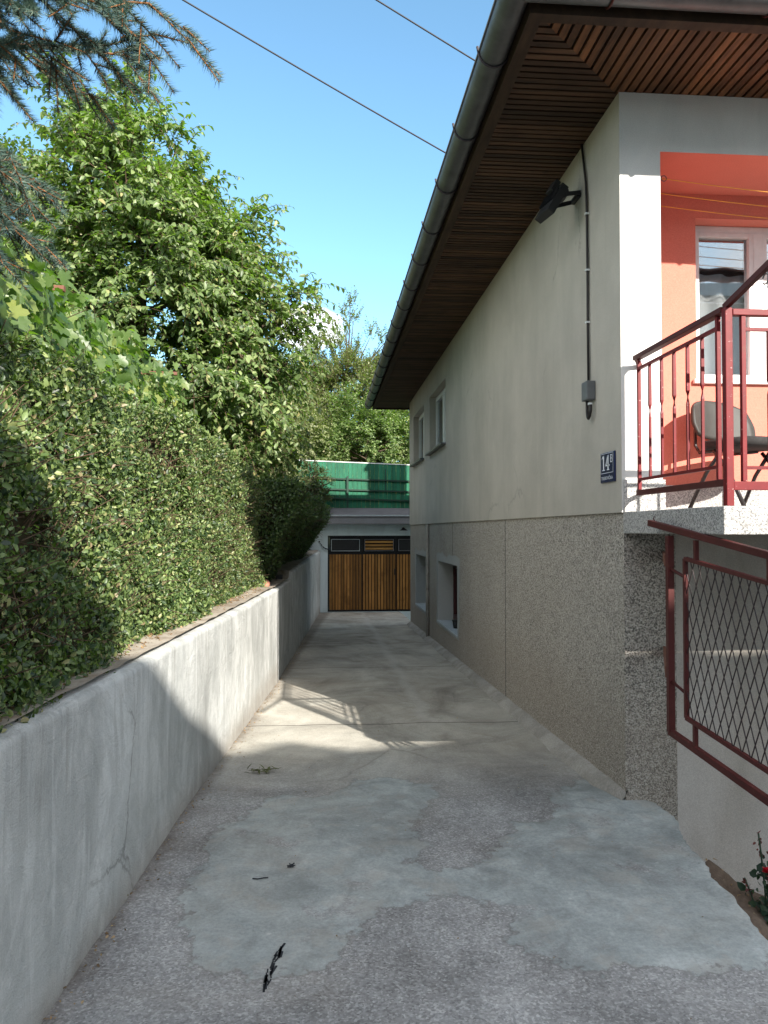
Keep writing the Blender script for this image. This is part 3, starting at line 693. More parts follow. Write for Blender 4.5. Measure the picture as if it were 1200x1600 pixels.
def window(parent, axis, plane, u0, u1, v0, v1, frame, fw=.05, mull=(), glass='glass', depth=.05, curtain=None, sill=None, back='dark'):
    """axis 'x': window in a wall facing -x at x=plane ; axis 'y': facing -y"""
    def P(d, u_, v_): return (plane + d, u_, v_) if axis == 'x' else (u_, plane + d, v_)
    def bx(mb, d0, d1, a, b, c, d):
        p, q = P(d0, a, c), P(d1, b, d); mb.box(tuple(map(min, p, q)), tuple(map(max, p, q)))
    mb = MB(); D = depth
    bx(mb, 0, D, u0, u0 + fw, v0, v1); bx(mb, 0, D, u1 - fw, u1, v0, v1); bx(mb, .001, D - .001, u0 + fw, u1 - fw, v0, v0 + fw); bx(mb, .001, D - .001, u0 + fw, u1 - fw, v1 - fw, v1)
    fr = obj('window', mb, frame, parent, bevel=.004)
    edges = [u0 + fw] + [m for m in mull] + [u1 - fw]
    for m in mull:
        k = MB(); bx(k, -.008, D - .003, m - fw * .7, m + fw * .7, v0 + fw, v1 - fw); obj('mullion', k, frame, fr)
    for a, b in zip(edges, edges[1:]):
        k = MB(); aa = a + (fw * .7 if a in mull else 0); bb = b - (fw * .7 if b in mull else 0); w_ = .032
        bx(k, -.006, D - .006, aa, aa + w_, v0 + fw, v1 - fw); bx(k, -.006, D - .006, bb - w_, bb, v0 + fw, v1 - fw); bx(k, -.005, D - .007, aa + w_, bb - w_, v0 + fw, v0 + fw + w_); bx(k, -.005, D - .007, aa + w_, bb - w_, v1 - fw - w_, v1 - fw)
        obj('sash', k, frame, fr, bevel=.003)
        k = MB(); bx(k, D * .4, D * .4 + .004, aa + w_, bb - w_, v0 + fw + w_, v1 - fw - w_); obj('pane', k, M[glass], fr)
    if curtain:
        k = MB(); n = int((u1 - u0) / .02)
        for i_ in range(n + 1):
            uu = u0 + (u1 - u0) * i_ / n; dd = D + .06 + .022 * math.sin(i_ * .75) + .012 * math.sin(i_ * .31 + 1)
            k.v += [P(dd, uu, v0), P(dd, uu, curtain)]
        k.f = [(2 * i_, 2 * i_ + 2, 2 * i_ + 3, 2 * i_ + 1) for i_ in range(n)]
        obj('curtain', k, M['curtain'], fr, smooth=True)
    k = MB(); bx(k, D + .18, D + .19, u0, u1, v0, v1); obj('interior_shade', k, M[back], fr)
    if sill is not None:
        k = MB(); bx(k, sill[0], 0, u0 - .03, u1 + .03, v0 - .03 + sill[1], v0 + sill[1]); obj('sill', k, M[sill[2]], fr, bevel=.004)
    return fr
for (a, b, c, d) in UW: window(house, 'x', X0 + .11, a + .001, b - .001, c + .02, d - .001, M['white'], .055, ((a + b) / 2,), 'glass', .06, d, (-.185, 0, 'zinc'))
a, b, c, d = LW[0]; window(house, 'x', XP + .24, a + .005, b - .005, c + .035, d - .005, M['maroon'], .07, ((a + b) / 2 + .2,), 'glassd', .06, d, (-.26, .0, 'sill'))
a, b, c, d = LW[1]; window(house, 'x', XP + .24, a + .005, b - .005, c + .035, d - .005, M['surround'], .07, ((a + b) / 2,), 'glassd', .06, None, (-.26, .0, 'sill'))
a, b, c, d = PW; pw = window(house, 'y', YB + .12, a + .001, b - .001, c + .001, d - .001, M['pinkwhite'], .05, (3.09, 3.75), 'glass', .07, 1.86, (-.15, .02, 'white'))
k = MB(); k.box((3.12, YB + .175, c + .07), (3.71, YB + .182, d - .07)); obj('roller_blind', k, M['white'], pw)

# soffit
XG, YG = 1.10, 3.88           # inner edge of the fascias
XF, YF = X1 + .7, Y1 + .7
pit, gap = .058, .017
def diag_x(y): return XG + (y - YG)
mb = MB(); y = YG
while y < YF:
    a, b = y, min(y + pit - gap, YF); xa, xb = min(X0 + .04, diag_x(a)), min(X0 + .04, diag_x(b)); j = random.uniform(-.0015, .0015)
    if xb - XG > .005: mb.add([(XG, a, ZS + j), (max(xa, XG), a, ZS + j), (max(xb, XG), b, ZS + j), (XG, b, ZS + j), (XG, a, ZS + .02), (max(xa, XG), a, ZS + .02), (max(xb, XG), b, ZS + .02), (XG, b, ZS + .02)],
               [(0, 3, 2, 1), (4, 5, 6, 7), (0, 1, 5, 4), (1, 2, 6, 5), (2, 3, 7, 6), (3, 0, 4, 7)])
    y += pit
obj('side_soffit', mb, M['soffit'], house)
mb = MB(); x = XG
while x < XF:
    a, b = x, x + pit - gap; ya, yb = min(Y0 + .04, YG + (a - XG)), min(Y0 + .04, YG + (b - XG)); j = random.uniform(-.0015, .0015)
    ya, yb = max(ya, YG + .001), max(yb, YG + .002)
    mb.add([(a, YG, ZS + j), (b, YG, ZS + j), (b, yb, ZS + j), (a, ya, ZS + j), (a, YG, ZS + .02), (b, YG, ZS + .02), (b, yb, ZS + .02), (a, ya, ZS + .02)],
           [(0, 3, 2, 1), (4, 5, 6, 7), (0, 1, 5, 4), (1, 2, 6, 5), (2, 3, 7, 6), (3, 0, 4, 7)])
    x += pit
obj('front_soffit', mb, M['soffit_y'], house)
mb = MB(); mb.box((XG - .02, YG - .02, ZS + .022), (XF, YF, ZS + .03)); obj('soffit_backing', mb, M['soffitback'], house)
mb = MB(); mb.box((XG - .045, YG - .045, ZS - .035), (XG - .001, YF, ZS + .16)); mb.box((XG - .001, YG - .045, ZS - .035), (XF, YG - .001, ZS + .16))
mb.box((XG - .001, YG - .001, ZS - .03), (XG + .03, YF, ZS - .003)); mb.box((XG + .03, YG - .001, ZS - .03), (XF, YG + .03, ZS - .003)); mb.box((XG, YF - .03, ZS - .03), (XF, YF, ZS + .15))
obj('fascia', mb, M['fascia'], house)
# gutter, half round
def gutter(mb, p, q, r, side, n=12):
    p, q = Vector(p), Vector(q); d = (q - p).normalized(); a = Vector(side); up = Vector((0, 0, 1)); rows = []
    for c in (p, q):
        rows.append([c + a * (math.cos(t) * r) - up * (math.sin(t) * r) for t in [math.pi * k / n for k in range(n + 1)]] + [c + a * (math.cos(t) * (r - .004)) - up * (math.sin(t) * (r - .004)) for t in [math.pi * k / n for k in range(n, -1, -1)]])
    b = len(mb.v); m = len(rows[0]); mb.v += [tuple(v) for v in rows[0] + rows[1]]
    for k in range(m): mb.f.append((b + k, b + m + k, b + m + (k + 1) % m, b + (k + 1) % m))
gr, gz = .082, ZS + .06
gxc, gyc = XG - .13, YG - .13
gut = MB(); gutter(gut, (gxc, gyc, gz), (gxc, YF, gz), gr, (-1, 0, 0)); gutter(gut, (gxc, gyc, gz), (XF, gyc, gz), gr, (0, -1, 0))
gut.ball((gxc, gyc, gz - .001), (gr, gr, gr), 16, 8)
# keep only the lower half of the corner ball
gut.tube([(gxc - gr, gyc - .03, gz + .004), (gxc - gr, YF, gz + .004)], .009, 6); gut.tube([(gxc - .03, gyc - gr, gz + .004), (XF, gyc - gr, gz + .004)], .009, 6)
gut.tube([(gxc, YF, gz - .01), (gxc, YF + .004, gz - .01)], gr, 16)
g = obj('gutter', gut, M['zinc'], house, smooth=True)
def arc(cx, cy, ax, r):
    return [((cx - math.cos(t) * r) if ax == 'y' else cx, cy if ax == 'y' else cy - math.cos(t) * r, gz - math.sin(t) * r) for t in [math.pi * k / 10 * 1.0 for k in range(11)]]
yb = 4.32; n_ = 0
while yb < YF:
    mb = MB(); mb.tube(arc(gxc, yb, 'y', gr + .006), .007, 5); mb.box((gxc + gr - .01, yb - .012, gz - .01), (XG - .02, yb + .012, gz + .012)); mb.tube([(gxc - gr - .004, yb, gz - .01), (gxc - gr - .012, yb, gz + .03)], .008, 5)
    obj('gutter_bracket', mb, M['zincclip'], g, smooth=True); yb += .82 + random.uniform(-.05, .05)
xb = 1.45
while xb < XF:
    mb = MB(); mb.tube(arc(xb, gyc, 'x', gr + .006), .007, 5); obj('gutter_bracket', mb, M['brownred'], g, smooth=True); xb += .85
# hip roof
mb = MB(); ea = .07
e0 = [(XG - .09, YG - .09, ZS + .15), (XF + .1, YG - .09, ZS + .15), (XF + .1, YF + .05, ZS + .15), (XG - .09, YF + .05, ZS + .15)]
wx = (XF - XG) / 2; rz = ZS + .15 + wx * .42; cx = (XG + XF) / 2
r0, r1 = (cx, YG + wx, rz), (cx, YF - wx, rz)
mb.v = e0 + [(x, y, z + .05) for x, y, z in e0] + [r0, r1]
mb.f = [(0, 3, 2, 1), (0, 1, 5, 4), (1, 2, 6, 5), (2, 3, 7, 6), (3, 0, 4, 7), (4, 5, 8), (5, 6, 9, 8), (6, 7, 9), (7, 4, 8, 9)]
rf = obj('roof', mb, M['roof'], house)
for y_, z_ in ((9.0, 4.42), (7.1, 4.30)):
    mb = MB(); mb.tube([(1.83, y_, 3.1), (1.83, y_, z_)], .027, 8); obj('service_mast', mb, M['zinc'], rf, smooth=True)
mb = MB(); mb.box((4.15, 14.2, 3.2), (4.85, 14.9, 5.25)); mb.box((4.08, 14.13, 5.251), (4.92, 14.97, 5.33)); obj('chimney', mb, M['whitewall'], rf)  # unseen chimney, added for the shadow it casts on the green fence
# porch slab
mb = MB(); mb.box((X0 + .012, 3.378, -.022), (XE, YP - .003, ZP + .003)); mb.box((XR_ + .013, Y0 - .02, ZP - .1), (XE - .005, YB - .014, ZP + .002))
obj('porch_slab', mb, M['terrazzo'], house, bevel=.006)
mb = MB(); mb.box((5.9, 3.5, -2.5), (6.2, 3.8, -.023)); obj('porch_pillar', mb, M['whitewall'], house)

# concrete fillet at the foot of the plinth
mb = MB(); ysn = np.linspace(4.57, 16.2, 70)
for yy in ysn:
    wv = (.07 + .035 * float(vnoise(yy * 2.3, 1)) + .012 * float(vnoise(yy * 11, 1))) * min(1, .25 + (yy - 4.57) * 2); g0 = float(ground_z(yy)); t = .05 + .012 * float(vnoise(yy * 4, 2))
    mb.v += [(XP + .02, yy, g0 + t + .015), (XP - wv * .45, yy, g0 + t), (XP - wv, yy, g0 + .012), (XP - wv - .02, yy, g0 - .03)]
for a in range(len(ysn) - 1):
    for k in range(3): mb.f.append((a * 4 + k, a * 4 + k + 1, (a + 1) * 4 + k + 1, (a + 1) * 4 + k))
mb.f.append((3, 2, 1, 0))
obj('footing', mb, M['footing'], house, smooth=True)

# ================================================================== SMALL THINGS ON THE SIDE WALL
t = thing('wall_cable', 'black cable running down the grey side wall into a small junction box', 'cable', (X0, 5.05, .74))
cpts = [(X0 - .014, 5.20, 2.70), (X0 - .014, 5.16, 2.55), (X0 - .014, 5.12, 2.40), (X0 - .014, 5.105, 2.25), (X0 - .013, 5.10, 1.8), (X0 - .014, 5.098, 1.4), (X0 - .014, 5.09, 1.0)]
mb = MB(); mb.tube(cpts, .009, 8); obj('cable', mb, M['cable'], t, smooth=True)
mb = MB(); mb.tube([(X0 - .03, 5.075, .90), (X0 - .03, 5.075, .80), (X0 - .032, 5.06, .765), (X0 - .034, 5.04, .752), (X0 - .034, 5.02, .765), (X0 - .03, 5.008, .80), (X0 - .03, 5.008, .84)], .011, 8); obj('cable_loop', mb, M['cable'], t, smooth=True)
mb = MB(); mb.box((X0 - .062, 4.99, .872), (X0 - .001, 5.10, 1.0)); bx = obj('junction_box', mb, M['box'], t, bevel=.006)
for z in (2.17, 1.78, 1.42):
    mb = MB(); mb.box((X0 - .028, 5.088, z - .006), (X0 - .001, 5.113, z + .006)); obj('cable_clip', mb, M['white'], t)
mb = MB(); mb.box((X0 - .046, 5.0, .838), (X0 - .02, 5.016, .852)); obj('cable_clip', mb, M['white'], t)

t = thing('floodlight', 'black floodlight tilted downward on the side wall under the eaves', 'floodlight', (X0, 5.35, 2.38))
mb = MB(); hub = Vector((1.675, 5.30, 2.385))
mb.bar((X0 - .004, 5.26, 2.375), (X0 - .004, 5.40, 2.375), .03, .05, (1, 0, 0)); mb.bar((X0 - .006, 5.25, 2.385), (1.665, 5.20, 2.345), .006, .03); mb.bar((X0 - .006, 5.41, 2.385), (1.665, 5.40, 2.345), .006, .03)
obj('bracket', mb, M['black'], t)
mb = MB(); mb.tube([hub + Vector((0, -.055, 0)), hub + Vector((0, .055, 0))], .042, 14); mb.tube([hub + Vector((0, -.07, 0)), hub + Vector((0, -.056, 0))], .018, 8); obj('hub', mb, M['black'], t, bevel=.003)
yw = Matrix.Rotation(R(12), 3, 'Z'); dn = (yw @ Vector((-.50, 0, -.86))).normalized(); nn = (yw @ Vector((-.86, 0, .50))).normalized(); sy3 = yw @ Vector((0, 1, 0))
cc = hub + dn * .10 + nn * .03
mb = MB(); mb.obox(cc, (dn, sy3, nn), (.115, .10, .028))
for k in range(-4, 5): mb.obox(cc + sy3 * k * .022 + nn * .032 - dn * .02, (dn, sy3, nn), (.05, .002, .012))
obj('lamp_body', mb, M['black'], t, bevel=.003)
mb = MB(); mb.obox(cc - nn * .024, (dn, sy3, nn), (.088, .093, .002)); obj('front_glass', mb, M['sill'], t)
mb = MB(); mb.obox(hub - dn * .005 + nn * .075, (dn, sy3, nn), (.045, .045, .02)); obj('sensor', mb, M['black'], t, bevel=.004)

# house number plate: 14 B and the street name
t = thing('house_number_plate', 'dark blue enamel house number plate 14 B at the corner of the grey wall', 'sign', (X0, 4.75, .3))
ya, yb_, za, zb = 4.882, 4.640, .303, .495     # ya reads on the left
xp = X0 - .012
mb = MB(); mb.box((xp, yb_, za), (X0 - .0005, ya, zb)); obj('plate', mb, M['enamel'], t, bevel=.004)
def pl2(u_, v_, d=.002): return (xp - d, ya + (yb_ - ya) * u_, za + (zb - za) * v_)
mb = MB()
def poly(pts):
    b = len(mb.v); mb.v += [pl2(*p, .0022) for p in pts]; mb.f.append(tuple(range(b, b + len(pts)))[::-1])
# 1
poly([(.17, .40), (.36, .40), (.36, .43), (.17, .43)]); poly([(.225, .43), (.305, .43), (.305, .90), (.225, .90)]); poly([(.225, .90), (.225, .84), (.14, .78), (.14, .82)])
# 4
poly([(.545, .43), (.625, .43), (.625, .90), (.545, .90)]); poly([(.50, .40), (.67, .40), (.67, .43), (.50, .43)]); poly([(.41, .535), (.70, .535), (.70, .585), (.41, .585)]); poly([(.41, .585), (.47, .585), (.575, .86), (.575, .90), (.545, .90)])
# B
def rect(u0, u1, v0, v1): poly([(u0, v0), (u1, v0), (u1, v1), (u0, v1)])
rect(.745, .778, .64, .90); rect(.778, .855, .873, .90); rect(.778, .855, .76, .787); rect(.778, .86, .64, .667); rect(.855, .885, .775, .885); rect(.86, .893, .655, .77)
# border
rect(.06, .94, .955, .967); rect(.06, .94, .305, .320); rect(.06, .075, .32, .955); rect(.925, .94, .32, .955)
obj('numerals', mb, M['lettering'], t)
def text_part(s_, size, mat, parent, u0, u1, v0, v1, Pf):
    cu = bpy.data.curves.new('txt', 'FONT'); cu.body = s_; cu.size = 1; ob = bpy.data.objects.new('txt', cu); C.objects.link(ob)
    bpy.context.view_layer.update(); dg = bpy.context.evaluated_depsgraph_get(); me = bpy.data.meshes.new_from_object(ob.evaluated_get(dg))
    bpy.data.objects.remove(ob); co = np.array([v.co[:] for v in me.vertices]); mn, mx = co.min(0), co.max(0)
    fs = [tuple(p.vertices) for p in me.polygons]; bpy.data.meshes.remove(me)
    m = MB(); m.v = [Pf(u0 + (u1 - u0) * (c[0] - mn[0]) / (mx[0] - mn[0]), v0 + (v1 - v0) * (c[1] - mn[1]) / (mx[1] - mn[1])) for c in co]; m.f = fs
    return obj('street_name', m, mat, parent)
text_part('TREBEVIĆKA', 1, M['lettering'], t, .09, .91, .09, .235, lambda u_, v_: pl2(u_, v_, .0022))

# ================================================================== PORCH RAILING
def baluster(x, y, z0, z1, w=.013, pinch=True):
    mb = MB(); zc = (z0 + z1) / 2 + .05
    if not pinch: mb.box((x - w / 2, y - w / 2, z0), (x + w / 2, y + w / 2, z1)); return mb
    prof = [(z0, w, 0), (zc - .03, w, 0), (zc, w * .42, 45), (zc + .012, w * .42, 45), (zc + .04, w * 1.25, 0), (z1, w * 1.1, 0)]
    b = 0
    for z, ww, r in prof:
        for k in range(4):
            tt = R(45 + 90 * k + r); mb.v.append((x + ww * .72 * math.cos(tt), y + ww * .72 * math.sin(tt), z))
    for i_ in range(len(prof) - 1):
        for k in range(4): mb.f.append((i_ * 4 + k, i_ * 4 + (k + 1) % 4, (i_ + 1) * 4 + (k + 1) % 4, (i_ + 1) * 4 + k))
    mb.f += [(3, 2, 1, 0), tuple(len(mb.v) - 4 + k for k in range(4))]
    return mb
t = thing('porch_railing', 'dark red metal porch railing with twisted balusters on the terrazzo slab', 'railing', (1.87, 3.42, ZP))
xr, yn, yf = 1.872, 3.43, 4.44
mb = MB(); mb.box((xr - .018, yn - .018, ZP + .004), (xr + .018, yn + .018, 1.035)); obj('corner_post', mb, M['red'], t, bevel=.003)
mb = MB(); mb.box((xr - .022, yn + .02, 1.02), (xr + .022, yf + .04, 1.048)); mb.bar((xr, yf + .03, 1.035), (X0 + .12, Y0 - .001, 1.0), .03, .02); obj('handrail', mb, M['brownred'], t, bevel=.003)
mb = MB(); mb.box((xr - .010, yn + .02, .205), (xr + .010, yf + .03, .238)); mb.bar((xr, yf + .02, .22), (X0 + .12, Y0 - .013, .22), .02, .02); obj('bottom_rail', mb, M['brownred'], t, bevel=.002)
ps, pe = 3.515, yf
for z0, z1 in ((.955, .972), (.292, .308)):
    mb = MB(); mb.box((xr - .008, ps, z0), (xr + .008, pe, z1)); obj('panel_rail', mb, M['red'], t)
for y_ in (ps, pe):
    mb = MB(); mb.box((xr - .010, y_ - .010, .205 + .034), (xr + .010, y_ + .010, 1.019)); obj('end_post', mb, M['red'], t, bevel=.002)
for k in range(1, 6):
    obj('baluster', baluster(xr, ps + (pe - ps) * k / 6, .308, .955), M['red'], t)
xa, xz = xr + .02, 6.3
mb = MB(); mb.box((xa, yn - .018, 1.0), (xz, yn + .018, 1.03)); obj('handrail', mb, M['red'], t, bevel=.003)
mb = MB(); mb.box((xa, yn - .012, .185), (xz, yn + .012, .225)); obj('bottom_rail', mb, M['red'], t, bevel=.002)
npn = 3
for p in range(npn):
    a = xa + .055 + (xz - xa) / npn * p; b = xa + (xz - xa) / npn * (p + 1) - .02
    for z0, z1 in ((.93, .945), (.282, .297)):
        mb = MB(); mb.box((a, yn - .008, z0), (b, yn + .008, z1)); obj('panel_rail', mb, M['red'], t)
    for x_ in (a, b):
        mb = MB(); mb.box((x_ - .011, yn - .011, .226), (x_ + .011, yn + .011, .999)); obj('end_post', mb, M['red'], t, bevel=.002)
    nb = 11
    for k in range(1, nb):
        obj('baluster', baluster(a + (b - a) * k / nb, yn, .297, .93), M['red'], t)
mb = MB(); mb.bar((xr, yn + .02, 1.045), (xr + .01, yn - 1.05, 1.288), .022, .03); obj('laundry_bar', mb, M['brownred'], t, bevel=.002)
mb = MB(); mb.tube([(xr + .01, yn - .30 + .022 * math.cos(a_), 1.075 + .022 * math.sin(a_)) for a_ in [R(q) for q in range(20, 330, 30)]], .0035, 5); obj('hook', mb, M['zinc'], t, smooth=True)

# ================================================================== GATE (lower right, sagging open)
t = thing('garden_gate', 'brown red metal gate with diamond wire mesh standing open below the porch slab', 'gate', (1.79, 3.87, -1.1))
A0 = Vector((1.79, 3.872, 0)); dg_ = Vector((.104, -1, -.13)); dg_.normalize()
def gp(s_, z): p = A0 + dg_ * s_; return (p.x, p.y, z + dg_.z * s_)
Lg = 1.0
mb = MB(); mb.bar(gp(-.2, .013), gp(Lg + .05, -.013), .028, .034); obj('top_bar', mb, M['brownred'], t, bevel=.003)
mb = MB(); mb.bar(gp(0, -.03), gp(0, -1.045), .034, .034, (1, 0, 0)); obj('hinge_post', mb, M['brownred'], t, bevel=.003)
mb = MB(); mb.bar(gp(-.012, -1.045), gp(Lg + .05, -1.045), .028, .034); obj('bottom_bar', mb, M['brownred'], t, bevel=.003)
mb = MB(); mb.bar(gp(Lg, -.02), gp(Lg, -1.04), .03, .03, (1, 0, 0)); obj('latch_post', mb, M['brownred'], t, bevel=.003)
ia, ib, zt_, zb_ = .145, Lg - .08, -.125, -.92
mb = MB()
for p, q in (((ia, zt_), (ib, zt_)), ((ib, zt_), (ib, zb_)), ((ib, zb_), (ia, zb_)), ((ia, zb_), (ia, zt_))): mb.bar(gp(*p), gp(*q), .020, .022, (1, 0, 0))
obj('mesh_frame', mb, M['brownred'], t, bevel=.002)
for s_, z0, z1 in ((.24, -.02, zt_), (.78, -.02, zt_), (.22, zb_, -1.04), (.78, zb_, -1.04)):
    mb = MB(); mb.bar(gp(s_, z0), gp(s_, z1), .02, .02, (1, 0, 0)); obj('spacer', mb, M['brownred'], t)
for z0 in (-.22, -.80):
    mb = MB(); mb.tube([gp(.01, z0 + .02), gp(ia, z0)], .008, 6); obj('tie_rod', mb, M['brownred'], t, smooth=True)
mb = MB(); cw, ch = .062, .150
def clipseg(p, q):
    (a, b), (c, d) = p, q; t0, t1 = 0, 1
    for pp, qq in ((-(c - a), a - ia), (c - a, ib - a), (-(d - b), b - zb_), (d - b, zt_ - b)):
        if abs(pp) < 1e-9:
            if qq < 0: return None
            continue
        r_ = qq / pp
        if pp < 0: t0 = max(t0, r_)
        else: t1 = min(t1, r_)
    if t0 >= t1 - .02: return None
    return (a + (c - a) * t0, b + (d - b) * t0), (a + (c - a) * t1, b + (d - b) * t1)
nx_ = int((ib - ia) / cw) + 2; nz_ = int((zt_ - zb_) / ch) + 2
for i_ in range(nx_):
    for j_ in range(nz_ * 2):
        ox = ia + i_ * cw + (cw / 2 if j_ % 2 else 0); oz = zb_ + j_ * ch / 2
        for sgn in (-1, 1):
            sg = clipseg((ox, oz), (ox + sgn * cw / 2, oz + ch / 2))
            if sg: mb.bar(gp(*sg[0]), gp(*sg[1]), .0038, .0038)
obj('wire_mesh', mb, M['gatewire'], t)
for z0 in (-.16, -.74):
    mb = MB(); p = Vector(gp(0, z0)); mb.bar(p + Vector((-.012, .02, 0)), (2.075, YP - .001, p.z), .016, .06); obj('hinge', mb, M['brown'], t, bevel=.003)
mb = MB(); p = Vector(gp(-.13, .0)); sq = [p + Vector((0, a_, b_)) for a_, b_ in ((0, .015), (.035, .045), (0, .075), (-.035, .045), (0, .015))]; mb.tube(sq, .003, 5); obj('eyelet', mb, M['brownred'], t)
# ================================================================== CLOTHES LINES
for k, (y_, z_) in enumerate(((4.62, 2.205), (4.80, 2.20), (4.98, 2.205))):
    pts = []
    for i_ in range(25):
        q = i_ / 24; x_ = XR_ + .03 + (XE - XR_ - .03) * q; pts.append((x_, y_, z_ - .46 * q * (1 - q)))
    mb = MB(); mb.tube(pts, .0026, 5)
    lab = ['orange clothes line tied to the metal ring, nearest the porch front', 'middle one of three orange clothes lines under the porch ceiling', 'orange clothes line closest to the salmon wall, lowest of three'][k]
    cl = thing('clothes_line', lab, 'clothes line', (XR_ + .03, y_, z_), 'orange clothes lines')
    obj('cord', mb, M['orangeline'], cl, smooth=True)
    mb = MB(); mb.tube([(XR_ + .035 + .018 + .018 * math.cos(a_), y_, z_ + .018 * math.sin(a_)) for a_ in [R(q) for q in range(0, 361, 40)]], .003, 5); mb.tube([(XR_ + .002, y_, z_), (XR_ + .036, y_, z_)], .004, 5)
    obj('ring', mb, M['zinc'], cl, smooth=True)

# ================================================================== CHAIR
t = thing('chair', 'black visitor chair with curved back and tube legs on the porch', 'chair', (2.66, 4.72, ZP + .004))
org = Vector((2.69, 4.74, ZP + .004)); rot = Matrix.Rotation(R(20), 3, 'Z')
def cp(x, y, z): return org + rot @ Vector((x, y, z))
# chair faces local -y ; back at +y
mb = MB(); nu, nv = 15, 12; rows = []
def back(u_, v_, off):
    hw = .27 * (1 - .25 * max(0, v_ - .35) ** 1.6 - .18 * max(0, .35 - v_))
    top = .76 - .07 * abs(u_) ** 2.6; bot = .49 + .02 * abs(u_) ** 2
    x_ = u_ * hw; z_ = bot + (top - bot) * v_
    return cp(x_, .215 - .085 * abs(u_) ** 2 + .06 * (v_ - .2) + off, z_)
for off in (0, .030):
    for i_ in range(nu):
        for j_ in range(nv): mb.v.append(tuple(back(-1 + 2 * i_ / (nu - 1), j_ / (nv - 1), off)))
q = nu * nv
for i_ in range(nu - 1):
    for j_ in range(nv - 1):
        a = i_ * nv + j_; mb.f.append((a, a + nv, a + nv + 1, a + 1)); mb.f.append((q + a, q + a + 1, q + a + nv + 1, q + a + nv))
for i_ in range(nu - 1):
    a = i_ * nv; mb.f.append((a, q + a, q + a + nv, a + nv)); a += nv - 1; mb.f.append((a, a + nv, q + a + nv, q + a))
for j_ in range(nv - 1):
    a = j_; mb.f.append((a, a + 1, q + a + 1, q + a)); a = (nu - 1) * nv + j_; mb.f.append((a, q + a, q + a + 1, a + 1))
obj('backrest', mb, M['shell'], t, smooth=True)
mb = MB(); n = 24; S = []
for zz, sc in ((.405, .90), (.415, 1.0), (.445, 1.03), (.462, .98), (.468, .80)):
    for k in range(n):
        a = 2 * math.pi * k / n; cx_, sy_ = math.cos(a), math.sin(a)
        S.append(tuple(cp(.235 * sc * math.copysign(abs(cx_) ** .55, cx_), -.02 + .215 * sc * math.copysign(abs(sy_) ** .55, sy_), zz)))
mb.v = S; mb.f = [(l * n + k, l * n + (k + 1) % n, (l + 1) * n + (k + 1) % n, (l + 1) * n + k) for l in range(4) for k in range(n)] + [tuple(range(n))[::-1], tuple(range(4 * n, 5 * n))]
obj('seat', mb, M['fabric'], t, smooth=True)
for sx_ in (-1, 1):
    for (y0_, y1_) in ((-.20, .04), (.22, -.02)):
        mb = MB(); mb.tube([cp(sx_ * .24, y0_ + (.02 if y0_ > 0 else -.02), .0), cp(sx_ * .225, (y0_ + y1_) / 2, .25), cp(sx_ * .215, y1_, .395)], .013, 8); lg = obj('leg', mb, M['chrome'], t, smooth=True)
        k = MB(); p = cp(sx_ * .24, y0_ + (.02 if y0_ > 0 else -.02), .012); k.tube([p - Vector((0, 0, .012)), p + Vector((0, 0, .012))], .017, 8); obj('foot_cap', k, M['black'], lg)
for sx_ in (-1, 1):
    mb = MB(); mb.tube([cp(sx_ * .15, .02, .40), cp(sx_ * .15, .22, .40), cp(sx_ * .15, .255, .45), cp(sx_ * .15, .255, .56)], .011, 8); obj('back_support', mb, M['chrome'], t, smooth=True)

# ================================================================== GARAGE
g = thing('garage', 'whitewashed garage with brown plank doors and grey concrete roof beam', 'garage', (1.8, 19.7, -2.1))
GY = 19.7; DX0, DX1, DZ0, DZ1 = .085, 3.60, -2.09, -.147
mb = MB()
for a, b, c, d in holes(-1.2, 6, -2.6, .16, [(DX0, DX1, DZ0, DZ1)]): mb.quad((a, GY, c), (b, GY, c), (b, GY, d), (a, GY, d))
for (p, q_) in (((DX0, DZ0), (DX0, DZ1)), ((DX1, DZ0), (DX1, DZ1)), ((DX0, DZ1), (DX1, DZ1))): mb.quad((p[0], GY, p[1]), (p[0], GY + .2, p[1]), (q_[0], GY + .2, q_[1]), (q_[0], GY, q_[1]))
mb.quad((-1.2, GY, -2.6), (-1.2, GY, .16), (-1.2, GY + 5, .16), (-1.2, GY + 5, -2.6)); mb.quad((6, GY, -2.6), (6, GY + 5, -2.6), (6, GY + 5, .16), (6, GY, .16))
obj('wall', mb, M['gwhite'], g)
mb = MB(); mb.box((-.55, GY - .28, .147), (6.1, GY + .1, .325)); mb.box((-.56, GY - .30, .326), (6.12, GY + .1, .375)); obj('roof_beam', mb, M['gconc'], g, bevel=.01)
mb = MB(); mb.box((-.56, GY - .304, .350), (6.12, GY - .300, .380)); obj('drip_edge', mb, M['sill'], g)
mb = MB(); mb.quad((-.55, GY - .25, .377), (6.1, GY - .25, .377), (6.1, GY + .5, .575), (-.55, GY + .5, .575)); mb.quad((-.55, GY + .5, .575), (6.1, GY + .5, .575), (6.1, GY + 5, .58), (-.55, GY + 5, .58)); mb.quad((-.55, GY - .25, .377), (-.55, GY + .5, .575), (-.55, GY + .5, .2), (-.55, GY - .25, .2))
obj('roof', mb, M['tar'], g)
dr = MB(); fy = GY + .02
XS = [DX0, .967, 1.841, 2.72, DX1]
dr.box((DX0, fy, DZ1 - .045), (DX1, fy + .05, DZ1)); dr.box((DX0, fy, DZ0), (DX0 + .035, fy + .05, DZ1 - .045)); dr.box((DX1 - .035, fy, DZ0), (DX1, fy + .05, DZ1 - .045)); dr.box((DX0 + .035, fy, DZ0), (DX1 - .035, fy + .05, DZ0 + .04))
dr.box((DX0 + .035, fy, -.62), (DX1 - .035, fy + .05, -.585))
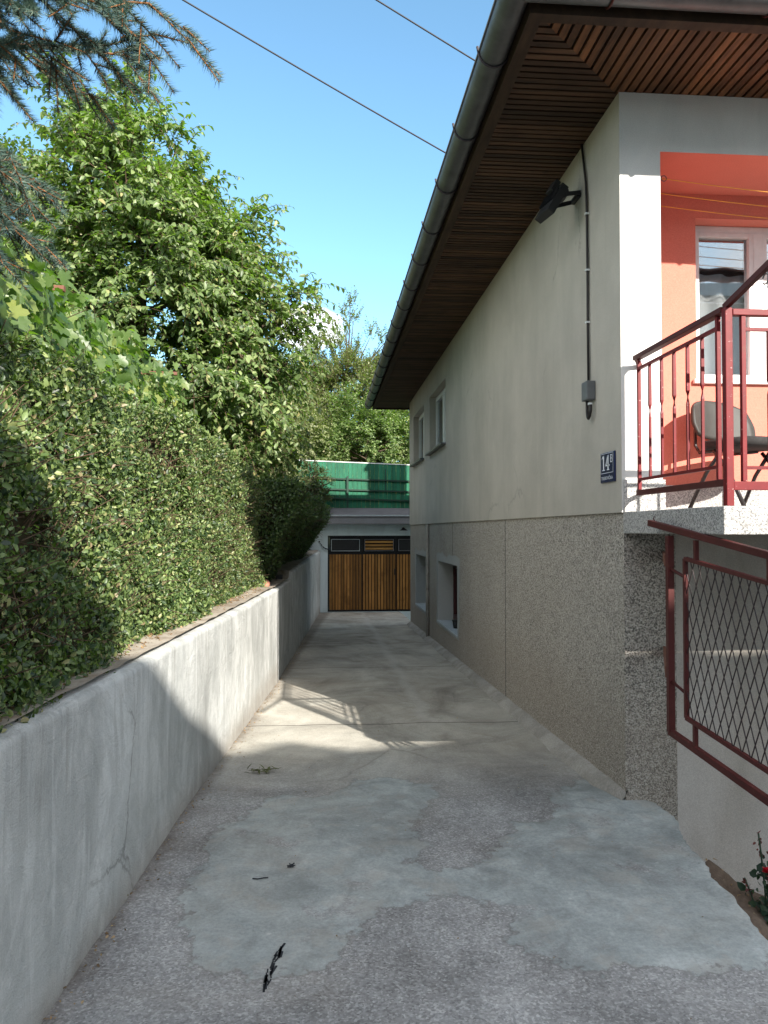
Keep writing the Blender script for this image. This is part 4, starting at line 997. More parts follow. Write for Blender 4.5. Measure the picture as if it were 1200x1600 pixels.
for x_ in XS[1:-1]: dr.box((x_ - .009, fy + .001, DZ0 + .04), (x_ + .009, fy + .05, -.62)); dr.box((x_ - .03, fy + .001, -.585), (x_ + .03, fy + .05, DZ1 - .045))
dr.box((DX0 + .04, fy + .12, DZ0), (DX1 - .04, fy + .13, DZ1))
door = obj('door', dr, M['steel'], g)
for i_ in range(4):
    a, b = XS[i_] + (.036 if i_ == 0 else .011), XS[i_ + 1] - .011
    mb = MB(); n = 11; w_ = (b - a) / n
    for k in range(n): mb.box((a + k * w_ + .010, fy - .008 + random.uniform(-.002, .002), DZ0 + .05), (a + (k + 1) * w_ - .010, fy + .02, -.63))
    obj('plank_panel', mb, M['gwood'], door)
    a, b = a + .05, b - .05; c, d = -.545, -.235
    mb = MB(); e = .014; mb.box((a, fy - .012, c), (b, fy + .03, c + e)); mb.box((a, fy - .012, d - e), (b, fy + .03, d)); mb.box((a, fy - .011, c + e), (a + e, fy + .03, d - e)); mb.box((b - e, fy - .011, c + e), (b, fy + .03, d - e))
    obj('window_frame', mb, M['gconc'] if i_ != 0 else M['sill'], door)
    if i_ == 1:
        mb = MB()
        for k in range(3): z_ = c + .040 + k * .085; mb.box((a + e, fy, z_), (b - e, fy + .015, z_ + .052))
        obj('louvre', mb, M['gwoodx'], door)
    else:
        mb = MB(); mb.box((a + e, fy + .008, c + e), (b - e, fy + .012, d - e)); obj('pane', mb, M['black'], door)
mb = MB(); mb.tube([(1.80, fy - .02, -1.15), (1.80, fy - .04, -1.13), (1.80, fy - .04, -1.02), (1.80, fy - .02, -1.0)], .012, 6); obj('handle', mb, M['steel'], door)
t = thing('wall_lamp', 'small dark lamp on the white wall above the garage door', 'lamp', (2.02, GY, .02))
mb = MB(); mb.box((1.99, GY - .02, .0), (2.05, GY - .001, .06)); mb.tube([(2.02, GY - .02, .03), (2.02, GY - .12, .06), (2.02, GY - .16, .03)], .01, 6); obj('arm', mb, M['steel'], t)
mb = MB(); mb.tube([(2.02, GY - .16, .05), (2.02, GY - .16, .02), (2.02, GY - .16, -.015)], [.02, .06, .11], 12); obj('lamp_shade', mb, M['steel'], t)
t = thing('hanging_chain', 'dark chain hanging from the hedge to the garage door frame', 'chain', (.0, GY - .05, -.35))
mb = MB()
for k in range(9):
    q = k / 8; p = Vector((-.13 + .22 * q, GY - .04, -.30 - .19 * q - .05 * math.sin(math.pi * q)))
    mb.obox(p, ((1, 0, -.9), (0, 1, 0), (.9, 0, 1)), (.018, .008, .008 if k % 2 else .015))
obj('chain_links', mb, M['steel'], t)

# green board fence on the garage roof
t = thing('board_fence', 'green painted board fence standing on the garage roof', 'fence', (1.5, 20.3, .57))
fx0, fx1 = -.75, 6.3; FYy = 20.3
def ftop(x): return 1.80 - .036 * x
n = int((fx1 - fx0) / .115)
mb = MB()
for k in range(n):
    a = fx0 + k * .115; mb.add([(a + .003, FYy, .58), (a + .112, FYy, .58), (a + .112, FYy, ftop(a + .1)), (a + .003, FYy, ftop(a)), (a + .003, FYy + .02, .58), (a + .112, FYy + .02, .58), (a + .112, FYy + .02, ftop(a + .1)), (a + .003, FYy + .02, ftop(a))],
                       [(0, 1, 2, 3), (5, 4, 7, 6), (1, 5, 6, 2), (4, 0, 3, 7), (3, 2, 6, 7), (0, 4, 5, 1)])
obj('boards', mb, M['green'], t)
for zf, sh in ((1.36, 0), (1.08, 0), (.84, 0)):
    mb = MB()
    mb.bar((fx0, FYy - .03, zf + .02), (fx1, FYy - .03, zf - .036 * fx1 * .8), .05, .04); obj('rail', mb, M['greenrail'], t)
for x_ in (-.6, .605, 2.4, 4.2, 6.0):
    mb = MB(); mb.box((x_ - .025, FYy - .075, .58), (x_ + .025, FYy - .055, 1.42)); obj('post', mb, M['greenrail'], t)
mb = MB(); mb.bar((fx0, FYy + .01, ftop(fx0) + .012), (fx1, FYy + .01, ftop(fx1) + .012), .05, .02); obj('cap_strip', mb, M['white'], t)
mb = MB(); mb.box((1.60, FYy - .006, 1.0), (1.625, FYy - .001, ftop(1.6) - .12)); obj('seam_strip', mb, M['greenrail'], t)

# ================================================================== VEGETATION
rng = np.random.default_rng(11)
def rand_unit(n): return nrm(rng.normal(size=(n, 3)))
def tree(name, label, cat, base, center, rad, ncl, nsh, nlf, T, lsize, mat, L=.55, droop=.5, trunk=.12, group=None, spikes=(), shape=None, inner=.35, leafjit=.45, limbs=40, twigs=True, upb=.35):
    base = np.array(base, float); center = np.array(center, float); rad = np.array(rad, float)
    th = thing(name, label, cat, tuple(base), group)
    # clusters
    pts = []
    while len(pts) < ncl:
        d = rand_unit(1)[0]; r = rng.uniform(inner, 1) ** .6
        lob = 1 + .16 * math.sin(d[0] * 5 + d[2] * 4) + .10 * math.sin(d[1] * 9 + d[0] * 7 + 2)
        if shape: lob *= shape(d)
        pts.append(center + d * rad * r * lob)
    pts = np.array(pts)
    if name == 'cherry_tree': pts = pts[(pts[:, 2] > 3.25 - 1.215 * (.88 - pts[:, 0])) | (pts[:, 0] < -1.9)]; pts = pts[(pts[:, 2] < 2.75 - 1.75 * (pts[:, 0] + .11)) | (pts[:, 0] < -2.2)]; ncl = len(pts)   # lifted skirt on the driveway side
    if len(spikes): pts = np.concatenate([pts, np.array(spikes, float)])
    top = center + np.array([0, 0, rad[2] * .55]); axis_top = np.array([center[0], center[1], top[2]])
    mb = MB(); n = 7; path = [base + (axis_top - base) * q + np.array([math.sin(q * 5 + base[0]) * .06, math.cos(q * 4) * .06, 0]) * (q > 0) for q in np.linspace(0, 1, n)]
    mb.tube([tuple(p) for p in path], [trunk * (1 - .82 * q) for q in np.linspace(0, 1, n)], 9)
    obj('trunk', mb, M['bark'], th, smooth=True)
    mb = MB(); order = rng.permutation(len(pts))[:limbs]
    for ci in list(order) + list(range(ncl, len(pts))):
        c = pts[ci]; zq = np.clip((c[2] - .45 * np.hypot(*(c[:2] - center[:2])) - base[2]) / (axis_top[2] - base[2]), .12, .95)
        s0 = base + (axis_top - base) * zq; mid = (s0 + c) / 2 + np.array([0, 0, -.08 * np.linalg.norm(c - s0)]) + rng.normal(size=3) * .06
        mb.tube([tuple(s0), tuple(mid), tuple(c)], [max(.012, trunk * .33 * (1 - zq * .5)), trunk * .18, .008], 5, False)
    obj('limbs', mb, M['bark'], th, smooth=True)
    # shoots
    N = len(pts) * nsh; c = np.repeat(pts, nsh, 0); out = nrm((c - center) / rad)
    d = nrm(out * .8 + rand_unit(N) * .85 + np.array([[0, 0, upb]]))
    ln = L * rng.uniform(.55, 1.25, (N, 1)); st = c + rand_unit(N) * L * .25
    K = nlf; tt = (np.linspace(.12, 1, K)[None, :, None] + rng.uniform(-.03, .03, (N, K, 1)))
    P = st[:, None] + d[:, None] * ln[:, None] * tt + np.array([0, 0, -1.]) * (droop * ln[:, None] * tt ** 2)
    tang = nrm(d[:, None] + np.array([0, 0, -2.]) * droop * tt)
    side = nrm(np.cross(tang, np.array([0, 0, 1.]))) * np.where(np.arange(K) % 2, 1., -1.)[None, :, None]
    ax = side * .8 + tang * .55 + np.array([0, 0, -.55 * (droop + .4)]) + rng.normal(size=P.shape) * leafjit
    nr2 = np.array([0, 0, 1.]) + rng.normal(size=P.shape) * .45 + out[:, None] * .45
    sz = lsize * rng.uniform(.6, 1.2, N * K) * np.tile(np.linspace(1.05, .7, K), N)
    big_mesh('foliage', [batch(T, P.reshape(-1, 3), ax.reshape(-1, 3), nr2.reshape(-1, 3), sz)], mat, th)
    if twigs:
        a, b = P[:, 0], P[:, K // 2]; e = P[:, -1]
        big_mesh('twigs', [sticks(st, b, .006, .004), sticks(b, e, .004, .002)], M['twig'], th)
    return th

OV, DI = T_oval(.26, .08, .16), T_diamond()
def chs(d): return 1.0 + (.10 if d[2] < -.1 and d[0] > .3 else 0) - .12 * max(0, d[2]) * (1 if abs(d[0]) > .5 else 0)
tree('cherry_tree', 'large leafy cherry tree with drooping shoots behind the trimmed hedge', 'tree', (-2.5, 10.9, -.75), (-2.6, 10.9, 2.75), (2.05, 1.9, 2.85), 560, 15, 15, OV, .118, M['cherry'], .62, .42, .13, None,
     [(-.35, 10.3, 3.1), (-.42, 10.3, 2.8), (-.5, 10.2, 2.2), (-2.66, 10.5, 5.95), (-2.75, 10.6, 5.75), (-.75, 10.2, 3.0), (-.55, 10.2, 2.6), (-.8, 10.3, 2.1), (-2.3, 10.6, 5.5), (-2.9, 10.6, 5.6), (-2.0, 9.7, .9), (-3.4, 10.4, 5.2), (-1.2, 9.8, 1.6), (-2.6, 10.6, 5.3), (-2.0, 10.5, 5.2), (-3.2, 10.6, 5.0), (-3.8, 10.5, 4.8), (-1.3, 10.1, 3.6)], chs, limbs=26)
tree('lime_tree', 'yellow green tree at the left edge behind the cherry tree', 'tree', (-6.1, 14.5, -.4), (-6.1, 14.5, 4.1), (2.6, 2.2, 3.3), 300, 12, 12, T_oval(.3, .08, .1), .12, M['lime'], .6, .25, .16)
tree('plum_tree', 'small olive leaved plum tree between the cherry tree and the green fence', 'tree', (-1.6, 17.3, -.4), (-1.5, 17.3, 1.75), (.95, .8, 1.6), 240, 11, 10, DI, .062, M['olive'], .42, .15, .07, twigs=False)
tree('pear_tree', 'tall pear tree with an upright top shoot behind the green fence', 'tree', (.7, 26, 1.2), (.75, 26, 3.9), (2.2, 2.0, 2.35), 620, 11, 12, DI, .10, M['pear'], .55, .0, .16, None,
     [(.75, 25.6, 6.6), (.95, 25.6, 7.0), (.85, 25.5, 7.5), (.6, 25.6, 7.1), (1.5, 25.4, 6.4), (1.9, 25.4, 6.3), (2.3, 25.4, 6.0), (2.2, 25.4, 6.5), (-.2, 25.6, 6.1), (-.6, 25.6, 5.7)], upb=.8)
tree('walnut_tree', 'broad bushy tree under the far eave corner behind the fence', 'tree', (3.6, 23.5, 1.0), (3.5, 23.5, 3.0), (2.0, 1.6, 2.2), 400, 11, 11, DI, .10, M['pear'], .5, .25, .14, twigs=False)
tree('willow_tree', 'grey green tree in the far distance left of the pear tree', 'tree', (-2.4, 33, 2.0), (-2.4, 33, 4.9), (2.6, 2.2, 2.9), 420, 10, 11, DI, .13, M['olive'], .7, .0, .17, upb=.6, twigs=False)
tree('apple_tree', 'low bushy tree rising just behind the left part of the green fence', 'tree', (-1.9, 22.5, .6), (-1.5, 22.3, 2.5), (1.9, 1.4, 1.9), 380, 10, 11, DI, .085, M['olive'], .45, .2, .11, twigs=False)
tree('maple_tree', 'leafy tree behind the middle of the green fence, below the pear tree', 'tree', (1.3, 22.8, .6), (1.3, 22.7, 2.4), (1.7, 1.2, 1.5), 300, 10, 11, DI, .095, M['cherry'], .45, .2, .10, twigs=False)
tree('distant_tree', 'dense tree far behind the cherry tree on the left', 'tree', (-8.5, 26, 1), (-8.5, 26, 4.6), (4, 3, 3.8), 220, 9, 10, DI, .16, M['pear'], .8, .1, .2)
tree('distant_tree', 'dense tree on the hill behind the house roof', 'tree', (9, 30, 1.6), (9, 30, 5), (4, 3, 3.6), 150, 9, 9, DI, .18, M['pear'], .8, .1, .2)

# hedges
def hedge(th, y0, y1, ztop, n, T, size, mat, off=.20, thick=.75, seed=0, zlow=-.72, shoots=260, endcap=True, prot=0.0):
    def surf(y, z, k=0):
        bulge = (vnoise(y * 1.1, z * 1.6, 0, seed) - .5) * .20 + (vnoise(y * 3.1, z * 3.3, 0, seed) - .5) * .11
        return wall_x(y) - off * (np.interp(y, [1, 3.2, 5.5, 7], [.15, .30, .72, .72]) if prot < .1 else 1) + prot * np.clip((z - zlow - .1) / .8, 0, 1) - .10 * np.clip((z - zlow) / 1.3, 0, 1) + bulge
    def top(y): return ztop(y) + (vnoise(y * 1.3, 7, 0, seed) - .5) * .14 + (vnoise(y * 4.2, 3, 0, seed) - .5) * .07
    # core
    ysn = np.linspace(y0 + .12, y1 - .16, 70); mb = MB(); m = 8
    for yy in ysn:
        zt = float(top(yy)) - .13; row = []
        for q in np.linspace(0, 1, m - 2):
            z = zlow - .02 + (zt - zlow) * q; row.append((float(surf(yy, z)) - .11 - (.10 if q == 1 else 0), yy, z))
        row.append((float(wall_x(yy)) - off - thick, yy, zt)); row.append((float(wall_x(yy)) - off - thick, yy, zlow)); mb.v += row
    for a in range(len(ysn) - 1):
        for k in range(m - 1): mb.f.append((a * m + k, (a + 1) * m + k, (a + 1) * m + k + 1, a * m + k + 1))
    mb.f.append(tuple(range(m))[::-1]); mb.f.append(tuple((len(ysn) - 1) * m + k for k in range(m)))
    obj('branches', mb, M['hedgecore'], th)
    # leaves: face
    P, Nn = [], []
    nf = int(n * .70); y = rng.uniform(y0, y1, nf * 2); 
    z = zlow + (top(y) - zlow) * rng.uniform(0, 1, nf * 2) ** .95
    keep = vnoise(y * 7, z * 7, 0, seed + 3) + vnoise(y * 2.2, z * 2.6, 0, seed + 5) * .6 > rng.uniform(.35, 1.15, nf * 2); y, z = y[keep][:nf], z[keep][:nf]
    dep = rng.exponential(.035, len(y)) ; x = surf(y, z) - dep + rng.normal(size=len(y)) * .018
    P.append(np.stack([x, y, z], -1)); Nn.append(np.tile([[1., -.15, .25]], (len(y), 1)))
    nt = int(n * .24); y = rng.uniform(y0, y1, nt); w_ = rng.uniform(0, 1, nt) ** 1.5 * thick
    P.append(np.stack([surf(y, top(y)) - w_, y, top(y) - rng.exponential(.03, nt) + .03 * (vnoise(y * 6, w_ * 6, 0, seed))], -1)); Nn.append(np.tile([[.2, -.1, 1.]], (nt, 1)))
    ne = int(n * .06)
    for ye, sg in ((y0, -1), (y1, 1)):
        z = zlow + (top(np.full(ne, ye)) - zlow) * rng.uniform(0, 1, ne); w_ = rng.uniform(0, thick, ne)
        P.append(np.stack([surf(np.full(ne, ye), z) - w_, np.full(ne, ye) - sg * rng.exponential(.04, ne) + (vnoise(w_ * 5, z * 5, 0, seed) - .5) * .1 * sg, z], -1)); Nn.append(np.tile([[.1, sg * 1., .2]], (ne, 1)))
    P = np.concatenate(P); Nn = np.concatenate(Nn); kp = ~((P[:, 2] < zlow + .14) & (P[:, 0] > wall_x(P[:, 1]) - .03)); P, Nn = P[kp], Nn[kp]
    nn_ = nrm(Nn + rng.normal(size=P.shape) * .85); ax = np.cross(nn_, rand_unit(len(P))) + np.array([[.15, 0, .25]])
    parts = [batch(T, P, ax, nn_, size * rng.uniform(.45, 1.5, len(P)))]
    # protruding shoots
    ns = shoots; y = rng.uniform(y0, y1, ns); isf = rng.uniform(size=ns) < .55
    z = np.where(isf, zlow + (top(y) - zlow) * rng.uniform(.16, 1, ns), top(y)); x = surf(y, z) - np.where(isf, .03, rng.uniform(0, thick, ns))
    s = np.stack([x, y, z - .02], -1); d = nrm(np.where(isf[:, None], [[.75, 0, .45]], [[.1, 0, 1.]]) + rng.normal(size=(ns, 3)) * .38); ln = rng.uniform(.05, .16, (ns, 1))
    K = 9; tt = np.linspace(.2, 1, K)[None, :, None]; PP = (s[:, None] + d[:, None] * ln[:, None] * tt).reshape(-1, 3)
    sd_ = np.repeat(d, K, 0) * .6 + rand_unit(ns * K) * .8
    parts.append(batch(T, PP, sd_, rand_unit(ns * K) + np.array([[.4, 0, .7]]), size * rng.uniform(.5, 1.0, ns * K)))
    big_mesh('foliage', parts, mat, th)
    # bare twigs seen through the gaps
    nb = int(ns * 1.8); y = rng.uniform(y0 + .1, y1 - .1, nb); z = zlow + (top(y) - zlow) * rng.uniform(.15, .97, nb)
    a = np.stack([surf(y, z) - rng.uniform(.03, .12, nb), y, z - .06], -1); dd = nrm(np.array([[.5, 0, .6]]) + rng.normal(size=(nb, 3)) * .6)
    big_mesh('twigs', [sticks(a, a + dd * rng.uniform(.08, .22, (nb, 1)), .0035, .0018), sticks(s, s + d * ln, .002, .0012)], M['twig'], th)
th = thing('hedge', 'tall trimmed hedge, sunlit at its far end, above the near retaining wall', 'hedge', (-1.4, 4, -.72), 'trimmed hedges along the driveway')
hedge(th, -1.5, 9.15, lambda y: np.interp(y, [0, 2.6, 6, 8, 9.1], [.80, .76, .70, .60, .46]), 215000, T_oval(.29, .12, .14), .0265, M['hedge'], .20, .75, 1, -.70, 1500, prot=.02)
th = thing('hedge', 'dark shaded trimmed hedge above the far wall next to the garage', 'hedge', (-.9, 13, -.7), 'trimmed hedges along the driveway')
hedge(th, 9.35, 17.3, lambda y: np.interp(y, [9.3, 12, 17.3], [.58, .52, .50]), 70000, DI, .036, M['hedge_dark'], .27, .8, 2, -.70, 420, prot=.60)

# ivy shrub hanging over the fence end
tree('ivy_shrub', 'dark ivy shrub hanging over the left end of the green fence', 'shrub', (-.45, 19.9, .3), (-.30, 19.9, 1.12), (.40, .22, .58), 85, 8, 9, DI, .05, M['hedge_dark'], .20, .15, .03, None, [(-.05, 19.8, 1.5), (.1, 19.8, 1.2), (0, 19.8, .8)], limbs=12)

# grape vine on a steel pergola
th = thing('grape_vine', 'broad leaved grape vine climbing over the pergola behind the hedge', 'vine', (-2.3, 6, -.74))
nL = 4600; y = rng.uniform(3.0, 10.2, nL); q = rng.uniform(0, 1, nL)
topz = 1.36 + .16 * vnoise(y * 1.3, 2) + .26 * (y - 4) / 5
face = q < .62; z = np.where(face, .35 + (topz - .35) * rng.uniform(0, 1, nL), topz + rng.uniform(-.08, .12, nL))
xf = -1.62 - .04 * (y - 5) + (vnoise(y * 1.4, z * 1.9) - .5) * .45 - rng.exponential(.12, nL)
x = np.where(face, xf, rng.uniform(-3.6, -1.6, nL)); P = np.stack([x, y, z], -1)
sel = P[:, 2] < topz + .12; P = P[sel]; fc = face[sel]
nn_ = nrm(np.where(fc[:, None], [[.85, -.25, .55]], [[.2, -.2, 1.]]) + rng.normal(size=P.shape) * .38); ax = np.array([[.35, 0, -1.]]) + rng.normal(size=P.shape) * .55
big_mesh('foliage', [batch(T_palm(), P, ax, nn_, .095 * rng.uniform(.5, 1.2, len(P)))], M['vine'], th)
nb = 160; a = np.stack([rng.uniform(-3, -1.75, nb), rng.uniform(3, 10, nb), rng.uniform(.2, 1.6, nb)], -1)
big_mesh('twigs', [sticks(a, a + nrm(rng.normal(size=(nb, 3)) + np.array([[.6, 0, .2]])) * rng.uniform(.2, .5, (nb, 1)), .005, .003)], M['twig'], th)
mb = MB()
for ys_ in (4.4, 6.5, 8.6): mb.tube([(-2.0, ys_, -.76), (-2.04, ys_ + .1, .2), (-1.95, ys_ - .05, .9), (-2.1, ys_ + .1, 1.5)], [.035, .03, .025, .015], 7)
obj('trunk', mb, M['bark'], th, smooth=True)
t = thing('pergola', 'brown steel pergola frame half hidden in the grape vine', 'pergola', (-2.6, 6.5, -.76))
for y_, z_, xe in ((4.84, 1.485, -1.60), (8.25, 1.655, -1.56)):
    mb = MB(); mb.bar((xe, y_, z_), (-4.2, y_ + .02, z_ + .03), .04, .035); obj('cross_beam', mb, M['brown'], t, bevel=.003)
    mb = MB(); mb.box((-2.02, y_ - .02, -.76), (-1.98, y_ + .02, z_ - .02)); obj('post', mb, M['brown'], t)
    mb = MB(); mb.box((-4.0, y_ - .02, -.76), (-3.96, y_ + .02, z_ + .01)); obj('post', mb, M['brown'], t)

# blue spruce overhanging from the left, near the camera
def needles(paths, n_per_m, ln, rad=.0015):
    """paths: list of (M,3) polylines, needles all round pointing forward"""
    Ps, Ds = [], []
    for p in paths:
        seg = np.linalg.norm(np.diff(p, axis=0), axis=1); L_ = seg.sum(); k = int(L_ * n_per_m); cum = np.concatenate([[0], np.cumsum(seg)]) / L_
        t_ = rng.uniform(0, 1, k); pts = np.stack([np.interp(t_, cum, p[:, i_]) for i_ in range(3)], -1)
        dt = np.stack([np.interp(np.minimum(t_ + .05, 1.05), cum, p[:, i_]) for i_ in range(3)], -1) - np.stack([np.interp(t_ - .05, cum, p[:, i_]) for i_ in range(3)], -1)
        Ps.append(pts); Ds.append(nrm(dt))
    P, D = np.concatenate(Ps), np.concatenate(Ds); rad_ = nrm(np.cross(D, rand_unit(len(P)))) + np.array([[0, 0, .35]])
    return P, nrm(D * .75 + nrm(rad_)), D
th = thing('blue_spruce', 'blue spruce branches hanging into the upper left corner', 'tree', (-3.0, 2.5, -.74))
trunk_x, trunk_y = -3.0, 2.5
mb = MB(); mb.tube([(trunk_x, trunk_y, -.76), (trunk_x, trunk_y, 2), (trunk_x + .02, trunk_y, 6.5)], [.16, .12, .02], 10); obj('trunk', mb, M['bark'], th, smooth=True)
brs = [((-3, 2.5, 2.3), (-.50, 2.2, 1.50)), ((-3, 2.5, 2.6), (-.75, 2.1, 1.62)), ((-3, 2.5, 2.2), (-.62, 2.45, 1.50)), ((-3, 2.5, 2.0), (-.95, 2.2, 1.40)), ((-3, 2.5, 1.4), (-.90, 2.25, 1.06)), ((-3, 2.5, 1.2), (-.96, 2.3, .94)), ((-3, 2.5, 1.7), (-1.0, 2.15, 1.14)), ((-3, 2.5, 1.6), (-.98, 2.3, .98)), ((-3, 2.5, 3.0), (-.9, 2.5, 2.0)), ((-3, 2.5, 3.4), (-1.1, 2.0, 2.3))]
for k in range(26):
    a_ = rng.uniform(0, 2 * math.pi); z_ = rng.uniform(.2, 5.5); L_ = 2.2 * (1 - (z_ - .2) / 7); 
    if math.cos(a_) > .2 and z_ < 3.2: continue
    brs.append(((trunk_x, trunk_y, z_), (trunk_x + L_ * math.cos(a_), trunk_y + L_ * math.sin(a_), z_ - .35)))
thick, shoots_ = [], []
for bi, (a, b) in enumerate(brs):
    a, b = np.array(a), np.array(b); n = 9; q = np.linspace(0, 1, n)[:, None]; p = a + (b - a) * q + np.array([0, 0, -.18]) * np.sin(q * math.pi)
    thick.append(p); d = nrm((b - a)[None])[0]; L_ = np.linalg.norm(b - a); shoots_.append(p[4:])
    near = bi < 10
    for k in range(60 if near else 12):
        t_ = rng.uniform(.45, 1.0); s0 = a + (b - a) * t_ + np.array([0, 0, -.18]) * math.sin(t_ * math.pi); sd = 1 if k % 2 else -1
        sidev = np.cross(d, [0, 0, 1.]); dr_ = nrm((d * .75 + sidev * sd * .75 + np.array([0, 0, rng.uniform(-.75, .15)]))[None])[0]
        l_ = rng.uniform(.12, .34) * (1.15 - .55 * t_) * 1.25; qq = np.linspace(0, 1, 5)[:, None]; sp_ = s0 + dr_ * l_ * qq + np.array([0, 0, -.10 * l_]) * qq ** 2; shoots_.append(sp_)
        if near:
            for k2 in range(rng.integers(1, 4)):
                t2 = rng.uniform(.3, .8); s1 = s0 + dr_ * l_ * t2; d2 = nrm((dr_ + rng.normal(size=3) * .55 + np.array([0, 0, -.2]))[None])[0]; l2 = l_ * rng.uniform(.35, .6)
                shoots_.append(s1 + d2 * l2 * qq)
mb = MB()
for p in thick: mb.tube([tuple(x_) for x_ in p], [.020 * (1 - .85 * i_ / 8) for i_ in range(9)], 6)
for p in shoots_: mb.tube([tuple(x_) for x_ in p], [.0030 * (1 - .5 * i_ / (len(p) - 1)) for i_ in range(len(p))], 5, False)
obj('branches', mb, M['sprucetwig'], th, smooth=True)
P, D, T0 = needles(shoots_, 1900, .02)
NT_ = (np.array([(0, .036, 0), (0, -.036, 0), (1, 0, 0)]), np.array([(0, 1, 2)]))
big_mesh('needles', [batch(NT_, P, D, rand_unit(len(P)), .027 * rng.uniform(.7, 1.15, len(P)))], M['spruce'], th)

# rose bush by the driveway edge
th = thing('rose_bush', 'small rose bush with one red flower beside the driveway edge', 'rose bush', (2.32, 3.9, -2.15))
stems = []
for k, (dx, dy, h_) in enumerate(((-.05, 0, .56), (.05, .05, .46), (.14, -.05, .60), (.0, -.10, .36), (.22, .05, .5), (-.10, .06, .30), (-.06, -.12, .42), (.05, -.15, .5), (.18, -.12, .4))):
    q = np.linspace(0, 1, 7)[:, None]; stems.append(np.array([2.32, 3.9, -2.15]) + q * np.array([dx, dy, h_]) + np.sin(q * 3 + k) * np.array([.012, .01, 0]))
for s_ in stems:
    mb = MB(); mb.tube([tuple(p) for p in s_], .0045, 6, True); obj('stem', mb, M['rose_leaf'], th, smooth=True)
Pg, Pr = [], []
for s_ in stems:
    for k in range(34):
        t_ = rng.uniform(.05, 1) ** .8; p = np.array([np.interp(t_, np.linspace(0, 1, 7), s_[:, i_]) for i_ in range(3)]); p = p + rng.normal(size=3) * .028 * (1.3 - t_)
        (Pr if t_ > .72 else Pg).append(p)
Pg, Pr = np.array(Pg), np.array(Pr)
big_mesh('foliage', [batch(T_oval(.36, .06, .12), Pg, rand_unit(len(Pg)) + np.array([[0, 0, -.1]]), rand_unit(len(Pg)) * .5 + np.array([[-.2, -.6, .6]]), .052 * rng.uniform(.5, 1.2, len(Pg)))], M['rose_leaf'], th)
big_mesh('young_foliage', [batch(T_oval(.30, .06, .12), Pr, rand_unit(len(Pr)) + np.array([[0, 0, .3]]), rand_unit(len(Pr)), .030 * rng.uniform(.5, 1.1, len(Pr)))], M['rose_red'], th)
fl = np.array([2.275, 3.84, -1.77]); pet, pn_ = [], []
aa = rng.uniform(0, 6.28, 26); el = rng.uniform(.1, 1.3, 26); D_ = np.stack([np.cos(aa) * np.cos(el), np.sin(aa) * np.cos(el), np.sin(el)], -1)
big_mesh('flower', [batch(T_oval(.45, .2, -.2), np.tile(fl, (26, 1)), D_, np.array([[0, 0, 1.]]) - D_ * .9, .032 * rng.uniform(.7, 1.1, 26))], M['petal'], th)

# ================================================================== SMALL THINGS ON THE GROUND AND WALLS
mb = MB(); mb.ball((-.70, 9.28, -.645), (.052, .052, .05), 16, 10, .02); tag(obj('stone_ball', mb, M['terracotta'], smooth=True), 'round pinkish ball on top of the wall at the end of the sunlit hedge', 'ball')
mb = MB(); mb.box((-.66, 10.55, -.70), (-.57, 10.66, -.615)); tag(obj('small_box', mb, M['black'], bevel=.006), 'small black box on the wall top just before the step', 'box')
t = thing('flower_pot', 'small black plastic pot on the sill of the open basement window', 'flower pot', (XP + .10, 11.2, -1.44))
mb = MB(); z_ = -1.443; mb.tube([(XP + .10, 11.2, z_), (XP + .10, 11.2, z_ + .10)], [.035, .048], 14); obj('pot_body', mb, M['black'], t, smooth=True)
mb = MB(); mb.tube([(XP + .10, 11.2, z_ + .10), (XP + .10, 11.2, z_ + .122)], [.054, .054], 14); obj('rim', mb, M['black'], t, bevel=.002)
# black charred mark and twigs
def gpt(x, y, dz=0): return (x, y, float(ground_z(y)) + .006 + dz)
mb = MB()
for k in range(36):
    q = random.random(); cx_, cy_ = -.165 - .05 * q + random.gauss(0, .004 + .008 * q), 3.09 - .27 * q + random.gauss(0, .012); L_ = random.uniform(.008, .035); a_ = math.atan2(-.27, -.05) + random.gauss(0, .16)
    mb.bar(gpt(cx_ - math.cos(a_) * L_, cy_ - math.sin(a_) * L_, .001), gpt(cx_ + math.cos(a_) * L_, cy_ + math.sin(a_) * L_, .001), random.uniform(.003, .009), .0022)
tag(obj('charcoal_streak', mb, M['char']), 'black smear of charcoal crumbs on the near part of the driveway', 'charcoal')
th = thing('weed_tuft', 'small wilted green weed lying on the driveway near the sunlit patch', 'weed', gpt(-.42, 5.40))
n = 60; P = np.array([gpt(-.42, 5.40)] * n) + np.stack([rng.normal(size=n) * .045, rng.normal(size=n) * .02, rng.uniform(.0, .012, n)], -1)
D_ = np.stack([rng.normal(size=n), rng.normal(size=n) * .6, rng.uniform(0, .5, n)], -1)
big_mesh('blades', [batch(T_oval(.12, .05, .2), P, D_, np.array([[0, 0, 1.]]) + rng.normal(size=(n, 3)) * .3, .05 * rng.uniform(.5, 1.2, n))], M['drygrass'], th)
mb = MB(); mb.tube([gpt(-.335, 3.70), gpt(-.31, 3.685, .004), gpt(-.28, 3.69, .006), gpt(-.262, 3.70, .002)], .0028, 5); tag(obj('twig', mb, M['char'], smooth=True), 'short curved dark twig lying on the pale patch of concrete', 'twig')
mb = MB()
for k in range(7): mb.bar(gpt(-.152 + random.gauss(0, .012), 3.82 + random.gauss(0, .01)), gpt(-.152 + random.gauss(0, .018), 3.82 + random.gauss(0, .015), .006), .005, .004)
tag(obj('dry_leaf', mb, M['char']), 'crumpled dark dry leaf near the middle of the pale concrete patch', 'leaf')
